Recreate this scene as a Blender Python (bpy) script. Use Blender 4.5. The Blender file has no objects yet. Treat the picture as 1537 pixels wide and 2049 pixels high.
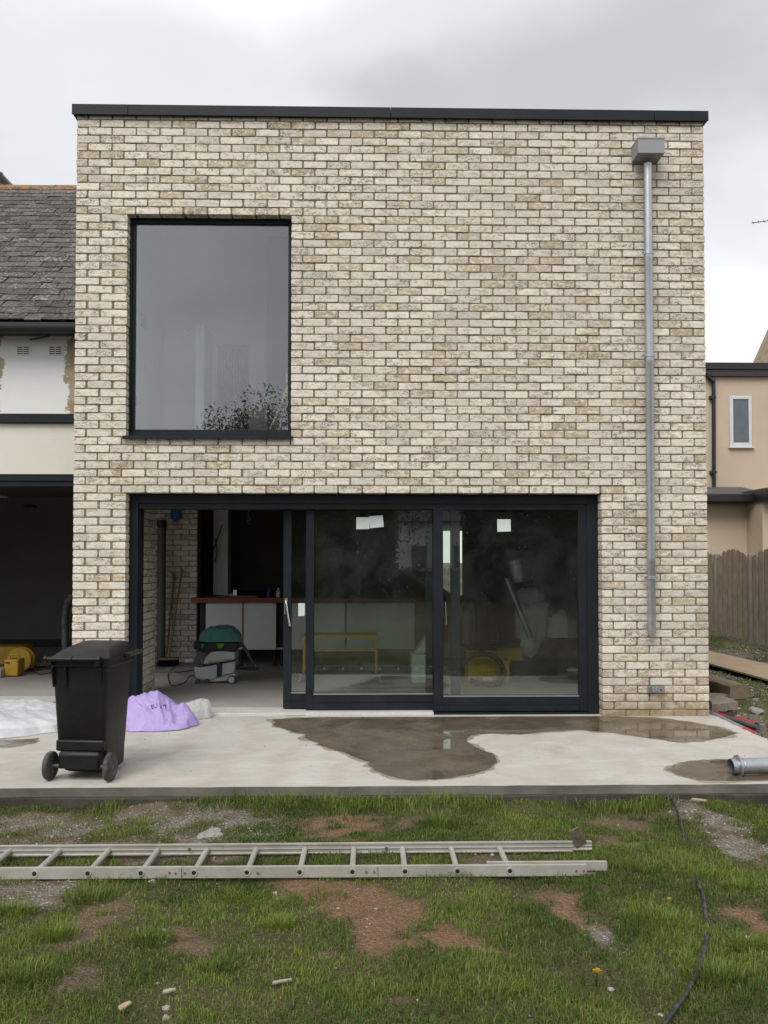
import bpy, math, random
import numpy as np
from mathutils import Vector, Matrix, noise
from mathutils.bvhtree import BVHTree

rnd = random.Random(7)
R = math.radians
S = bpy.context.scene
COL = S.collection

# ------------------------------------------------------------------ camera, world, sun, exposure
FPX, HOR, YAW, CX, CY, CDIST, CH = 1690.0, 1118.0, R(1.2), 768.5, 1073.0, 7.86, 1.467
PITCH = math.atan((HOR - CY) / FPX)
cam_d = bpy.data.cameras.new('camera')
cam = bpy.data.objects.new('camera', cam_d)
COL.objects.link(cam)
cam.location = (0, -CDIST, CH)
cam.rotation_euler = (R(90) + PITCH, 0, -YAW)
cam_d.sensor_fit = 'VERTICAL'
cam_d.sensor_height = 24.0
cam_d.lens = FPX / 2049.0 * 24.0
cam_d.shift_y = (CY - 1024.5) / 2049.0
cam_d.clip_start, cam_d.clip_end = 0.05, 2000
S.camera = cam

SUN_EL, SUN_AZ = R(52), R(205)          # azimuth measured like a compass from +Y: light comes from behind the camera, a little to the left
world = bpy.data.worlds.new('World')
S.world = world
world.use_nodes = True
nt = world.node_tree
nt.nodes.clear()
wn, wl = nt.nodes.new, nt.links.new
out = wn('ShaderNodeOutputWorld')
sky = wn('ShaderNodeTexSky'); sky.sky_type = 'NISHITA'; sky.sun_disc = False
sky.sun_elevation = SUN_EL; sky.sun_rotation = SUN_AZ
bg1 = wn('ShaderNodeBackground'); bg1.inputs['Strength'].default_value = 0.1
wl(sky.outputs['Color'], bg1.inputs['Color'])
tc = wn('ShaderNodeTexCoord')
sep = wn('ShaderNodeSeparateXYZ'); wl(tc.outputs['Generated'], sep.inputs[0])
def wmath(op, a, b=None):
    n = wn('ShaderNodeMath'); n.operation = op
    for i, v in enumerate((a, b)):
        if v is None: continue
        if isinstance(v, (int, float)): n.inputs[i].default_value = v
        else: wl(v, n.inputs[i])
    return n.outputs[0]
den = wmath('ADD', wmath('ABSOLUTE', sep.outputs['Z']), 0.42)
cmb = wn('ShaderNodeCombineXYZ')
wl(wmath('DIVIDE', sep.outputs['X'], den), cmb.inputs['X'])
wl(wmath('DIVIDE', sep.outputs['Y'], den), cmb.inputs['Y'])
wl(wmath('MULTIPLY', sep.outputs['Z'], 1.2), cmb.inputs['Z'])
mapn = wn('ShaderNodeMapping'); mapn.inputs['Location'].default_value = (2.2, 6.1, 3.0)
mapn.inputs['Scale'].default_value = (1.0, 1.35, 1.6)
wl(cmb.outputs[0], mapn.inputs['Vector'])
nz = wn('ShaderNodeTexNoise'); nz.inputs['Scale'].default_value = 1.25; nz.inputs['Detail'].default_value = 7
nz.inputs['Roughness'].default_value = 0.5; nz.inputs['Distortion'].default_value = 0.35
wl(mapn.outputs[0], nz.inputs['Vector'])
# cloud brightness: a slow drift (darker overhead, paler low down and to the east) plus the noise
zc = wmath('MINIMUM', wmath('MAXIMUM', sep.outputs['Z'], 0.08), 0.50)
side = wmath('ADD', wmath('MULTIPLY', wmath('ABSOLUTE', sep.outputs['X']), 0.26), wmath('MULTIPLY', sep.outputs['X'], 0.05))
base = wmath('ADD', side, wmath('ADD', wmath('MULTIPLY', zc, -0.85), 0.13))
fac = wmath('ADD', wmath('ADD', wmath('MULTIPLY', nz.outputs['Fac'], 1.75), -0.375), base)
ramp = wn('ShaderNodeValToRGB')
cr = ramp.color_ramp
cr.interpolation = 'EASE'
cr.elements[0].position = 0.06; cr.elements[0].color = (0.47, 0.48, 0.495, 1)
cr.elements[1].position = 0.62; cr.elements[1].color = (0.81, 0.815, 0.825, 1)
e = cr.elements.new(0.38); e.color = (0.655, 0.665, 0.68, 1)
wl(fac, ramp.inputs['Fac'])
bg2 = wn('ShaderNodeBackground'); bg2.inputs['Strength'].default_value = 0.74
wl(ramp.outputs['Color'], bg2.inputs['Color'])
mx = wn('ShaderNodeMixShader'); mx.inputs['Fac'].default_value = 0.93
wl(bg1.outputs[0], mx.inputs[1]); wl(bg2.outputs[0], mx.inputs[2]); wl(mx.outputs[0], out.inputs['Surface'])

sun_d = bpy.data.lights.new('sun', 'SUN')
sun_d.energy = 1.5
sun_d.angle = R(40)
sun_d.color = (1.0, 0.965, 0.91)
sun = bpy.data.objects.new('sun', sun_d)
COL.objects.link(sun)
sd = Vector((math.sin(SUN_AZ) * math.cos(SUN_EL), math.cos(SUN_AZ) * math.cos(SUN_EL), math.sin(SUN_EL)))
sun.rotation_euler = sd.to_track_quat('Z', 'Y').to_euler()
sun.location = sd * 40

vs = S.view_settings
S.display_settings.display_device = 'sRGB'
vs.view_transform = 'Standard'; vs.look = 'None'; vs.exposure = 0.85; vs.gamma = 1.0
vs.use_curve_mapping = False
S.render.engine = 'CYCLES'
cy = S.cycles
cy.use_denoising = True
cy.max_bounces = 8; cy.diffuse_bounces = 4; cy.glossy_bounces = 4
cy.transparent_max_bounces = 24; cy.transmission_bounces = 6
cy.caustics_reflective = False; cy.caustics_refractive = False
cy.use_adaptive_sampling = True; cy.adaptive_threshold = 0.008

# ------------------------------------------------------------------ pixel -> place helpers (only used to read sizes and positions off the photograph)
_fw = np.array([math.sin(YAW) * math.cos(PITCH), math.cos(YAW) * math.cos(PITCH), math.sin(PITCH)])
_rt = np.array([math.cos(YAW), -math.sin(YAW), 0.0])
_up = np.cross(_rt, _fw)
_C = np.array([0, -CDIST, CH])
def _ray(px, py): return _fw + _rt * (px - CX) / FPX - _up * (py - CY) / FPX
def P(px, py, y=0.0):
    d = _ray(px, py); t = (y - _C[1]) / d[1]
    return Vector((_C + d * t).tolist())
def G(px, py, z=0.0):
    d = _ray(px, py); t = (z - _C[2]) / d[2]
    return Vector((_C + d * t).tolist())
def proj(p):
    v = np.asarray(p) - _C; w = v @ _fw
    w = np.where(w < 0.05, np.nan, w)
    return CX + FPX * (v @ _rt) / w, CY - FPX * (v @ _up) / w
def PX(px, y, py=1118): return P(px, py, y).x
def PZ(py, y, px=768): return P(px, py, y).z

# ------------------------------------------------------------------ materials
class N:
    def __init__(s, name):
        s.m = bpy.data.materials.new(name); s.m.use_nodes = True
        s.t = s.m.node_tree; s.t.nodes.clear()
        s.out = s.t.nodes.new('ShaderNodeOutputMaterial')
    def n(s, typ, **kw):
        x = s.t.nodes.new('ShaderNode' + typ)
        for k, v in kw.items():
            if k in x.inputs.keys(): s.set(x.inputs[k], v)
            else: setattr(x, k, v)
        return x
    def set(s, sock, v):
        if isinstance(v, bpy.types.NodeSocket): s.t.links.new(v, sock)
        elif isinstance(v, tuple) and len(v) == 3 and sock.type == 'RGBA': sock.default_value = (*v, 1)
        else: sock.default_value = v
    def math(s, op, a, b=0.0, clamp=False):
        x = s.n('Math', operation=op, use_clamp=clamp); s.set(x.inputs[0], a); s.set(x.inputs[1], b); return x.outputs[0]
    def mix(s, f, a, b, mode='MIX'):
        x = s.n('MixRGB', blend_type=mode); s.set(x.inputs[0], f); s.set(x.inputs[1], a); s.set(x.inputs[2], b); return x.outputs[0]
    def pos(s, scale=(1, 1, 1), local=False):
        v = s.n('TexCoord').outputs['Object'] if local else s.n('NewGeometry').outputs['Position']
        if scale == (1, 1, 1): return v
        x = s.n('Mapping'); s.set(x.inputs['Vector'], v); x.inputs['Scale'].default_value = scale; return x.outputs[0]
    def noise(s, vec, scale, detail=4, rough=0.55, dist=0.0):
        x = s.n('TexNoise', Scale=scale, Detail=detail, Roughness=rough, Distortion=dist); s.set(x.inputs['Vector'], vec); return x.outputs['Fac']
    def ramp(s, f, stops):
        x = s.n('ValToRGB'); c = x.color_ramp
        for i, (p, v) in enumerate(stops):
            e = c.elements[i] if i < 2 else c.elements.new(p)
            e.position = p; e.color = (v, v, v, 1) if isinstance(v, (int, float)) else (*v, 1)
        s.set(x.inputs['Fac'], f); return x.outputs['Color']
    def bump(s, h, strength=0.3, dist=0.01):
        x = s.n('Bump', Strength=strength, Distance=dist); s.set(x.inputs['Height'], h); return x.outputs['Normal']
    def attr(s, name, what='Color'):
        return s.n('Attribute', attribute_name=name).outputs[what]
    def bsdf(s, col, rough=0.6, metal=0.0, normal=None, spec=0.5, **kw):
        x = s.n('BsdfPrincipled')
        s.set(x.inputs['Base Color'], col); s.set(x.inputs['Roughness'], rough); s.set(x.inputs['Metallic'], metal)
        s.set(x.inputs['Specular IOR Level'], spec)
        if normal is not None: s.set(x.inputs['Normal'], normal)
        for k, v in kw.items(): s.set(x.inputs[k], v)
        return x.outputs[0]
    def done(s, sh):
        s.t.links.new(sh, s.out.inputs['Surface']); return s.m

def mk(name, col, rough=0.6, metal=0.0, col2=None, scale=6.0, bump=0.0, bscale=80.0, spec=0.5, dust=0.0, local=False):
    n = N(name); p = n.pos(local=local)
    c2 = col2 or tuple(v * 0.72 for v in col)
    f = n.ramp(n.noise(p, scale, 6, 0.6), [(0.32, 0.0), (0.68, 1.0)])
    c = n.mix(f, col, c2)
    fine = n.noise(p, bscale, 3)
    c = n.mix(n.math('MULTIPLY', n.ramp(fine, [(0.4, 0), (0.75, 1)]), 0.25), c, tuple(v * 0.6 for v in col))
    rr = n.math('ADD', rough - 0.08, n.math('MULTIPLY', n.noise(p, scale * 3, 4), 0.16))
    if dust:
        d = n.math('MULTIPLY', n.ramp(n.noise(p, scale * 1.7, 8, 0.7), [(0.45, 0), (0.75, 1)]), dust)
        c = n.mix(d, c, (0.42, 0.39, 0.34)); rr = n.math('ADD', rr, n.math('MULTIPLY', d, 0.3))
    nm = n.bump(fine, bump, 0.004) if bump else None
    return n.done(n.bsdf(c, rr, metal, nm, spec))

def brick_mat(name, wet=False):
    n = N(name)
    p = n.pos()
    tone = n.n('SeparateColor'); n.set(tone.inputs[0], n.attr('tone'))
    r, g, b = tone.outputs[0], tone.outputs[1], tone.outputs[2]
    off = n.n('VectorMath', operation='SCALE'); n.set(off.inputs[0], n.attr('tone', 'Vector')); off.inputs['Scale'].default_value = 23.0
    def shifted(scale):
        a = n.n('VectorMath', operation='ADD'); n.set(a.inputs[0], n.pos(scale)); n.set(a.inputs[1], off.outputs[0]); return a.outputs[0]
    stretched = shifted((1.0, 1.0, 2.0))
    blot = n.noise(stretched, 17, 5, 0.7, 0.8)
    m = n.ramp(n.math('ADD', blot, n.math('MULTIPLY', n.math('SUBTRACT', r, 0.30), 0.21)), [(0.49, 0), (0.61, 1)])
    white = n.mix(g, (0.755, 0.70, 0.60), (0.57, 0.54, 0.48))
    c = n.mix(n.math('MULTIPLY', m, 0.76), white, n.mix(n.noise(p, 4, 3), (0.335, 0.265, 0.165), (0.46, 0.33, 0.18)))
    wash = n.noise(stretched, 27, 5, 0.65, 0.5)
    c = n.mix(n.math('MULTIPLY', n.ramp(wash, [(0.53, 0), (0.62, 1)]), 0.55), c, (0.84, 0.82, 0.775))
    c = n.mix(n.math('MULTIPLY', n.ramp(n.noise(stretched, 18, 4, .6), [(0.56, 0), (0.66, 1)]), n.math('MULTIPLY', b, 0.85)), c, (0.30, 0.265, 0.22))
    # weather: slow drifts of tone across the whole wall
    c = n.mix(n.math('MULTIPLY', n.ramp(n.noise(p, 0.55, 4, .6), [(0.4, 0), (0.65, 1)]), 0.22), c, (0.42, 0.385, 0.32))
    sp = n.noise(stretched, 70, 4, 0.6, 0.7)
    patch = n.ramp(n.noise(stretched, 9, 3), [(0.47, 0), (0.6, 1)])
    dark = n.math('MULTIPLY', n.math('MULTIPLY', n.ramp(sp, [(0.50, 0), (0.60, 1)]), patch), n.math('ADD', 0.35, n.math('MULTIPLY', b, 1.4)), clamp=True)
    c = n.mix(n.math('MULTIPLY', dark, 0.9), c, (0.13, 0.11, 0.088))
    pin = n.ramp(n.noise(p, 190, 2), [(0.64, 0), (0.72, 1)])
    c = n.mix(n.math('MULTIPLY', pin, 0.5), c, (0.2, 0.16, 0.12))
    # rising damp: the lowest courses by the door are stained brown
    pz = n.n('SeparateXYZ'); n.set(pz.inputs[0], p)
    damp = n.math('MULTIPLY', n.ramp(n.math('ADD', pz.outputs['Z'], n.math('MULTIPLY', n.noise(p, 2.6, 5, .65), 0.5)), [(0.26, 1), (0.46, 0)]),
                  n.ramp(n.math('SUBTRACT', pz.outputs['X'], n.math('MULTIPLY', n.noise(p, 5, 2), 0.3)), [(0.9, 0), (1.0, 1)]))
    c = n.mix(n.math('MULTIPLY', damp, 0.8), c, (0.24, 0.165, 0.075), 'MIX')
    h = n.math('ADD', n.math('MULTIPLY', n.noise(stretched, 38, 5, 0.6, 1.0), 1.0), n.math('MULTIPLY', sp, 0.5))
    return n.done(n.bsdf(c, 0.88, 0, n.bump(h, 0.55, 0.005), 0.25))

def glass_mat(name, tint=(0.86, 0.9, 0.88), base=0.06, dust=0.0):
    n = N(name)
    g = n.n('NewGeometry')
    dot = n.n('VectorMath', operation='DOT_PRODUCT')
    n.set(dot.inputs[0], g.outputs['Incoming']); n.set(dot.inputs[1], g.outputs['Normal'])
    c = n.math('ABSOLUTE', dot.outputs['Value'])
    f = n.math('ADD', base, n.math('MULTIPLY', 1 - base, n.math('POWER', n.math('SUBTRACT', 1.0, c, clamp=True), 5.0)))
    tr = n.n('BsdfTransparent', Color=tint)
    gl = n.n('BsdfGlossy', Roughness=0.0)
    gl.inputs['Color'].default_value = (1, 1, 1, 1)
    mxs = n.n('MixShader'); n.set(mxs.inputs[0], f); n.set(mxs.inputs[1], tr.outputs[0]); n.set(mxs.inputs[2], gl.outputs[0])
    sh = mxs.outputs[0]
    if dust:
        p = n.pos()
        d = n.math('MULTIPLY', n.ramp(n.noise(p, 2.2, 7, 0.62, 0.6), [(0.42, 0.15), (0.8, 1)]), dust)
        spk = n.math('MULTIPLY', n.ramp(n.noise(p, 55, 2), [(0.73, 0), (0.76, 1)]), 0.35)
        df = n.n('BsdfDiffuse', Color=(0.55, 0.55, 0.52))
        m2 = n.n('MixShader'); n.set(m2.inputs[0], n.math('ADD', d, spk, clamp=True)); n.set(m2.inputs[1], sh); n.set(m2.inputs[2], df.outputs[0])
        sh = m2.outputs[0]
    return n.done(sh)

MAT = {}
MAT['brick'] = brick_mat('wirecut_brick')
MAT['mortar'] = mk('mortar', (0.20, 0.162, 0.112), 0.95, col2=(0.275, 0.232, 0.172), scale=3, bump=0.6, bscale=160, spec=0.1)
MAT['anthracite'] = mk('anthracite_paint', (0.0105, 0.0145, 0.0185), 0.48, col2=(0.0135, 0.0175, 0.022), scale=2, spec=0.22, dust=0.02)
MAT['black_gap'] = mk('shadow_gap', (0.008, 0.008, 0.009), 0.7)
MAT['alu_sill'] = mk('pale_threshold', (0.62, 0.62, 0.60), 0.45, col2=(0.5, 0.49, 0.46), scale=5)
MAT['galv'] = mk('galvanised_steel', (0.50, 0.52, 0.54), 0.38, metal=0.85, col2=(0.40, 0.425, 0.45), scale=9, bump=0.05, bscale=30)
MAT['zinc_grey'] = mk('grey_zinc_paint', (0.30, 0.305, 0.315), 0.5, metal=0.25, col2=(0.27, 0.275, 0.285), scale=4)
MAT['alu'] = mk('mill_aluminium', (0.52, 0.505, 0.465), 0.5, metal=0.3, col2=(0.37, 0.35, 0.31), scale=5, bump=0.15, bscale=50, dust=0.35)
MAT['rust'] = mk('rusty_steel', (0.20, 0.12, 0.07), 0.8, metal=0.3, col2=(0.12, 0.08, 0.055), scale=30, bump=0.3)
MAT['worn_steel'] = mk('worn_steel', (0.23, 0.20, 0.165), 0.65, metal=0.4, col2=(0.15, 0.115, 0.08), scale=25, bump=0.2)
MAT['chrome'] = mk('satin_chrome', (0.75, 0.75, 0.75), 0.25, metal=0.9, col2=(0.68, 0.68, 0.68))
MAT['white_paint'] = mk('white_masonry_paint', (0.78, 0.775, 0.755), 0.8, col2=(0.72, 0.715, 0.69), scale=2, bump=0.25, bscale=90, spec=0.2)
MAT['cream_render'] = mk('cream_render', (0.72, 0.69, 0.61), 0.9, col2=(0.67, 0.64, 0.56), scale=1.2, bump=0.15, bscale=160, spec=0.15)
MAT['tan_render'] = mk('tan_render', (0.585, 0.475, 0.365), 0.95, col2=(0.52, 0.42, 0.32), scale=0.9, bump=0.6, bscale=70, spec=0.1)
MAT['slate'] = mk('roof_slate', (0.095, 0.085, 0.083), 0.75, col2=(0.06, 0.055, 0.058), scale=3, bump=0.5, bscale=50)
MAT['black_plastic'] = mk('black_gutter_plastic', (0.012, 0.012, 0.013), 0.4, col2=(0.016, 0.016, 0.017))
MAT['bin_plastic'] = mk('black_bin_plastic', (0.0075, 0.0075, 0.0085), 0.45, col2=(0.011, 0.011, 0.0115), scale=5, spec=0.35, bump=0.08, bscale=300, dust=0.02, local=True)
MAT['rubber'] = mk('wheel_rubber', (0.03, 0.029, 0.028), 0.85, col2=(0.055, 0.052, 0.048), scale=18, bump=0.3, dust=0.25)
MAT['hub_grey'] = mk('grey_hub', (0.10, 0.106, 0.11), 0.6)
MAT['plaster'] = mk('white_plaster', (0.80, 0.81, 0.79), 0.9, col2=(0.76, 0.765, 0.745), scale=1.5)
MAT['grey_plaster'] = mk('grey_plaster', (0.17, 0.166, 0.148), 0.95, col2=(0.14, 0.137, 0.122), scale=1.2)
MAT['dark_board'] = mk('dark_board', (0.035, 0.033, 0.031), 0.8)
MAT['screed'] = mk('floor_screed', (0.36, 0.34, 0.31), 0.85, col2=(0.29, 0.275, 0.25), scale=1.6, bump=0.2, bscale=60)
MAT['white_unit'] = mk('white_melamine', (0.66, 0.67, 0.67), 0.5, col2=(0.6, 0.61, 0.61))
MAT['red_wood'] = mk('reddish_hardwood', (0.21, 0.06, 0.03), 0.45, col2=(0.15, 0.042, 0.022), scale=14)
MAT['broom_wood'] = mk('broom_wood', (0.26, 0.15, 0.07), 0.6, col2=(0.2, 0.11, 0.05), scale=20)
MAT['timber'] = mk('weathered_timber', (0.25, 0.21, 0.165), 0.9, col2=(0.17, 0.14, 0.105), scale=9, bump=0.4, bscale=40)
MAT['fence_wood'] = mk('fence_timber', (0.33, 0.262, 0.185), 0.9, col2=(0.20, 0.158, 0.11), scale=5, bump=0.4, bscale=45)
MAT['ply'] = mk('plywood', (0.42, 0.315, 0.20), 0.85, col2=(0.33, 0.245, 0.155), scale=6, bump=0.2)
MAT['fence_concrete'] = mk('fence_concrete', (0.26, 0.24, 0.205), 0.95, col2=(0.19, 0.175, 0.145), scale=6, bump=0.4)
MAT['black_ribbed'] = mk('black_hose', (0.018, 0.018, 0.018), 0.55, dust=0.25, scale=12)
MAT['yellow'] = mk('yellow_plastic', (0.55, 0.33, 0.025), 0.5, col2=(0.45, 0.27, 0.025), scale=10)
MAT['orange'] = mk('orange_cable', (0.5, 0.22, 0.02), 0.5)
MAT['red_band'] = mk('red_sleeve', (0.50, 0.035, 0.03), 0.5)
MAT['teal_cloth'] = mk('teal_cloth', (0.10, 0.27, 0.25), 0.9, col2=(0.07, 0.2, 0.19), scale=14)
MAT['vac_grey'] = mk('vacuum_grey', (0.52, 0.53, 0.52), 0.5, col2=(0.46, 0.47, 0.46), scale=8, dust=0.1)
MAT['green'] = mk('bright_green', (0.10, 0.40, 0.02), 0.5)
MAT['blue'] = mk('blue_plastic', (0.01, 0.09, 0.32), 0.5)
MAT['navy'] = mk('navy_strap', (0.012, 0.018, 0.05), 0.6)
MAT['cyan'] = mk('turquoise_film', (0.07, 0.36, 0.44), 0.5, col2=(0.12, 0.30, 0.36), scale=10)
MAT['paper'] = mk('pale_label', (0.66, 0.75, 0.70), 0.7, col2=(0.60, 0.70, 0.66), scale=12)
MAT['ink'] = mk('black_ink', (0.02, 0.02, 0.025), 0.6)
MAT['maroon_bag'] = mk('dark_maroon_plastic', (0.05, 0.022, 0.028), 0.3, col2=(0.03, 0.02, 0.03), scale=8)
MAT['grass_far'] = mk('hedge_green', (0.022, 0.034, 0.012), 0.8)
MAT['bark'] = mk('bark', (0.10, 0.075, 0.05), 0.95, bump=0.6)
MAT['terracotta'] = mk('terracotta', (0.36, 0.12, 0.06), 0.8)
MAT['petal'] = mk('yellow_petals', (0.80, 0.58, 0.01), 0.6, col2=(0.75, 0.48, 0.01), scale=60)
MAT['pale_stone'] = mk('pale_stone', (0.40, 0.365, 0.31), 0.9, col2=(0.28, 0.25, 0.205), scale=25, bump=0.4)
MAT['grey_stone'] = mk('grey_stone', (0.22, 0.21, 0.20), 0.9, col2=(0.30, 0.285, 0.27), scale=30, bump=0.4)
MAT['brown_stone'] = mk('brown_stone', (0.22, 0.165, 0.11), 0.95, col2=(0.155, 0.115, 0.075), scale=14, bump=0.5)
MAT['glass'] = glass_mat('window_glass', (0.93, 0.96, 0.95), 0.115, 0.012)
MAT['door_glass'] = glass_mat('door_glass', (0.90, 0.94, 0.91), 0.062, 0.03)
MAT['dark_glass'] = mk('far_window_glass', (0.11, 0.135, 0.16), 0.15, col2=(0.09, 0.11, 0.135))
def clad(name, col, rough, trans, alpha=1.0):
    n = N(name); p = n.pos()
    c = n.mix(n.noise(p, 9, 4), col, tuple(min(1, v * 1.12) for v in col))
    crease = n.math('ADD', n.noise(p, 13, 5, 0.62, 2.2), n.math('MULTIPLY', n.noise(p, 34, 3, 0.6, 1.4), 0.3))
    b = n.bsdf(c, rough, 0, n.bump(crease, 0.6, 0.025), 0.5)
    t = n.n('BsdfTranslucent'); n.set(t.inputs['Color'], c)
    m = n.n('MixShader'); m.inputs[0].default_value = trans
    n.set(m.inputs[1], b); n.set(m.inputs[2], t.outputs[0])
    sh = m.outputs[0]
    if alpha < 1:
        tr = n.n('BsdfTransparent'); m2 = n.n('MixShader')
        n.set(m2.inputs[0], n.math('ADD', alpha, n.math('MULTIPLY', n.noise(p, 12, 4), 0.25), clamp=True))
        n.set(m2.inputs[1], tr.outputs[0]); n.set(m2.inputs[2], sh); sh = m2.outputs[0]
    return n.done(sh)
MAT['purple_bag'] = clad('lilac_plastic', (0.60, 0.475, 0.85), 0.4, 0.4)
MAT['clear_bag'] = clad('translucent_plastic', (0.72, 0.72, 0.73), 0.3, 0.35, 0.55)
MAT['white_film'] = clad('white_plastic_film', (0.84, 0.855, 0.92), 0.25, 0.3, 0.74)
MAT['grey_film'] = clad('grey_plastic_bag', (0.78, 0.77, 0.78), 0.4, 0.2)

# ------------------------------------------------------------------ mesh building
class B:
    def __init__(s): s.v, s.f, s.tone = [], [], []
    def add(s, vs, fs):
        o = len(s.v); s.v += [tuple(p) for p in vs]; s.f += [tuple(i + o for i in q) for q in fs]; return s
    def box(s, x0, x1, y0, y1, z0, z1, M=None):
        v = [Vector((x, y, z)) for z in (z0, z1) for y in (y0, y1) for x in (x0, x1)]
        if M is not None: v = [M @ p for p in v]
        return s.add(v, [(0, 2, 3, 1), (4, 5, 7, 6), (0, 1, 5, 4), (2, 6, 7, 3), (0, 4, 6, 2), (1, 3, 7, 5)])
    def tube(s, pts, r, n=10, cap=True, r1=None):
        pts = [Vector(p) for p in pts]; m = len(pts); ring = []
        up = Vector((0, 0, 1)); prev = None
        for i, p in enumerate(pts):
            d = (pts[min(i + 1, m - 1)] - pts[max(i - 1, 0)]).normalized()
            if prev is None:
                a = up if abs(d.z) < 0.9 else Vector((1, 0, 0)); u = d.cross(a).normalized()
            else:
                u = (prev - d * prev.dot(d)).normalized()
            prev = u; w = d.cross(u)
            rr = r[i] if isinstance(r, (list, tuple)) else (r if r1 is None else r + (r1 - r) * i / (m - 1))
            ring.append([p + (u * math.cos(2 * math.pi * k / n) + w * math.sin(2 * math.pi * k / n)) * rr for k in range(n)])
        vs_ = [q for rg in ring for q in rg]
        fs = [(i * n + k, i * n + (k + 1) % n, (i + 1) * n + (k + 1) % n, (i + 1) * n + k) for i in range(m - 1) for k in range(n)]
        if cap: fs += [tuple(range(n))[::-1], tuple((m - 1) * n + k for k in range(n))]
        return s.add(vs_, fs)
    def prism(s, poly, y0, y1, M=None, axis='y'):
        n = len(poly)
        def pt(a, b, c):
            q = Vector((a, c, b)) if axis == 'y' else (Vector((a, b, c)) if axis == 'z' else Vector((c, a, b)))
            return M @ q if M is not None else q
        v = [pt(a, b, y0) for a, b in poly] + [pt(a, b, y1) for a, b in poly]
        return s.add(v, [tuple(range(n)), tuple(range(2 * n - 1, n - 1, -1))] + [(i, i + n, (i + 1) % n + n, (i + 1) % n) for i in range(n)])
    def lathe(s, prof, c, axis, n=24, cap=True):
        c = Vector(c); axis = Vector(axis).normalized()
        a = Vector((0, 0, 1)) if abs(axis.z) < 0.9 else Vector((1, 0, 0))
        u = axis.cross(a).normalized(); w = axis.cross(u)
        vs_ = [c + axis * h + (u * math.cos(2 * math.pi * k / n) + w * math.sin(2 * math.pi * k / n)) * r for r, h in prof for k in range(n)]
        m = len(prof)
        fs = [(i * n + k, i * n + (k + 1) % n, (i + 1) * n + (k + 1) % n, (i + 1) * n + k) for i in range(m - 1) for k in range(n)]
        if cap: fs += [tuple(range(n))[::-1], tuple((m - 1) * n + k for k in range(n))]
        return s.add(vs_, fs)
    def mesh(s, name, mat, sharp=32, smooth=True):
        me = bpy.data.meshes.new(name); me.from_pydata(s.v, [], s.f); me.validate()
        bm_ok = me
        if mat is not None: me.materials.append(MAT[mat] if isinstance(mat, str) else mat)
        if s.tone and len(s.tone) == len(me.vertices):
            a = me.color_attributes.new('tone', 'FLOAT_COLOR', 'POINT')
            a.data.foreach_set('color', np.array(s.tone, dtype=np.float32).ravel())
        import bmesh
        bm = bmesh.new(); bm.from_mesh(me); bmesh.ops.recalc_face_normals(bm, faces=bm.faces); bm.to_mesh(me); bm.free()
        if smooth:
            me.polygons.foreach_set('use_smooth', [True] * len(me.polygons))
            me.set_sharp_from_angle(angle=R(sharp))
        return me
    def build(s, name, mat, parent=None, bevel=0.0, **kw):
        o = bpy.data.objects.new(name, s.mesh(name, mat, **kw)); COL.objects.link(o)
        if bevel:
            m = o.modifiers.new('edge', 'BEVEL'); m.width = bevel; m.segments = 2; m.limit_method = 'ANGLE'; m.angle_limit = R(40); m.harden_normals = False
        attach(o, parent); return o

WORLD_ROOT = {}
def attach(o, parent):
    if parent is None: return
    o.parent = parent
    if parent.name in WORLD_ROOT: o.matrix_parent_inverse = Matrix.Translation(-WORLD_ROOT[parent.name])
def tag(o, label=None, cat=None, group=None, kind=None):
    if label: o['label'] = label
    if cat: o['category'] = cat
    if group: o['group'] = group
    if kind: o['kind'] = kind
    return o
def thing(name, loc, label, cat, group=None, rz=None):
    o = bpy.data.objects.new(name, None); COL.objects.link(o); o.empty_display_size = 0.1
    o.location = loc
    if rz is None: WORLD_ROOT[o.name] = Vector(loc)      # parts are given in world coordinates
    else: o.rotation_euler = (0, 0, rz)                  # parts are given in the thing's own coordinates
    return tag(o, label, cat, group)
def fbm(x, y, z=0.0, s=1.0, o=4):
    return noise.fractal(Vector((x * s, y * s, z * s)), 1.0, 2.0, o)
def smooth_path(pts, k=6):
    pts = [Vector(p) for p in pts]; o = []
    for i in range(len(pts) - 1):
        a, b, c, d = pts[max(i - 1, 0)], pts[i], pts[i + 1], pts[min(i + 2, len(pts) - 1)]
        for j in range(k):
            t = j / k
            o.append(0.5 * ((2 * b) + (c - a) * t + (2 * a - 5 * b + 4 * c - d) * t * t + (3 * b - a - 3 * c + d) * t ** 3))
    o.append(pts[-1]); return o
def textobj(txt, size, name):
    cu = bpy.data.curves.new(name, 'FONT'); cu.body = txt; cu.size = size; cu.align_x = 'CENTER'; cu.align_y = 'CENTER'; cu.resolution_u = 2
    o = bpy.data.objects.new(name, cu); COL.objects.link(o)
    me = bpy.data.meshes.new_from_object(o); bpy.data.objects.remove(o); bpy.data.curves.remove(cu)
    return me

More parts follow.
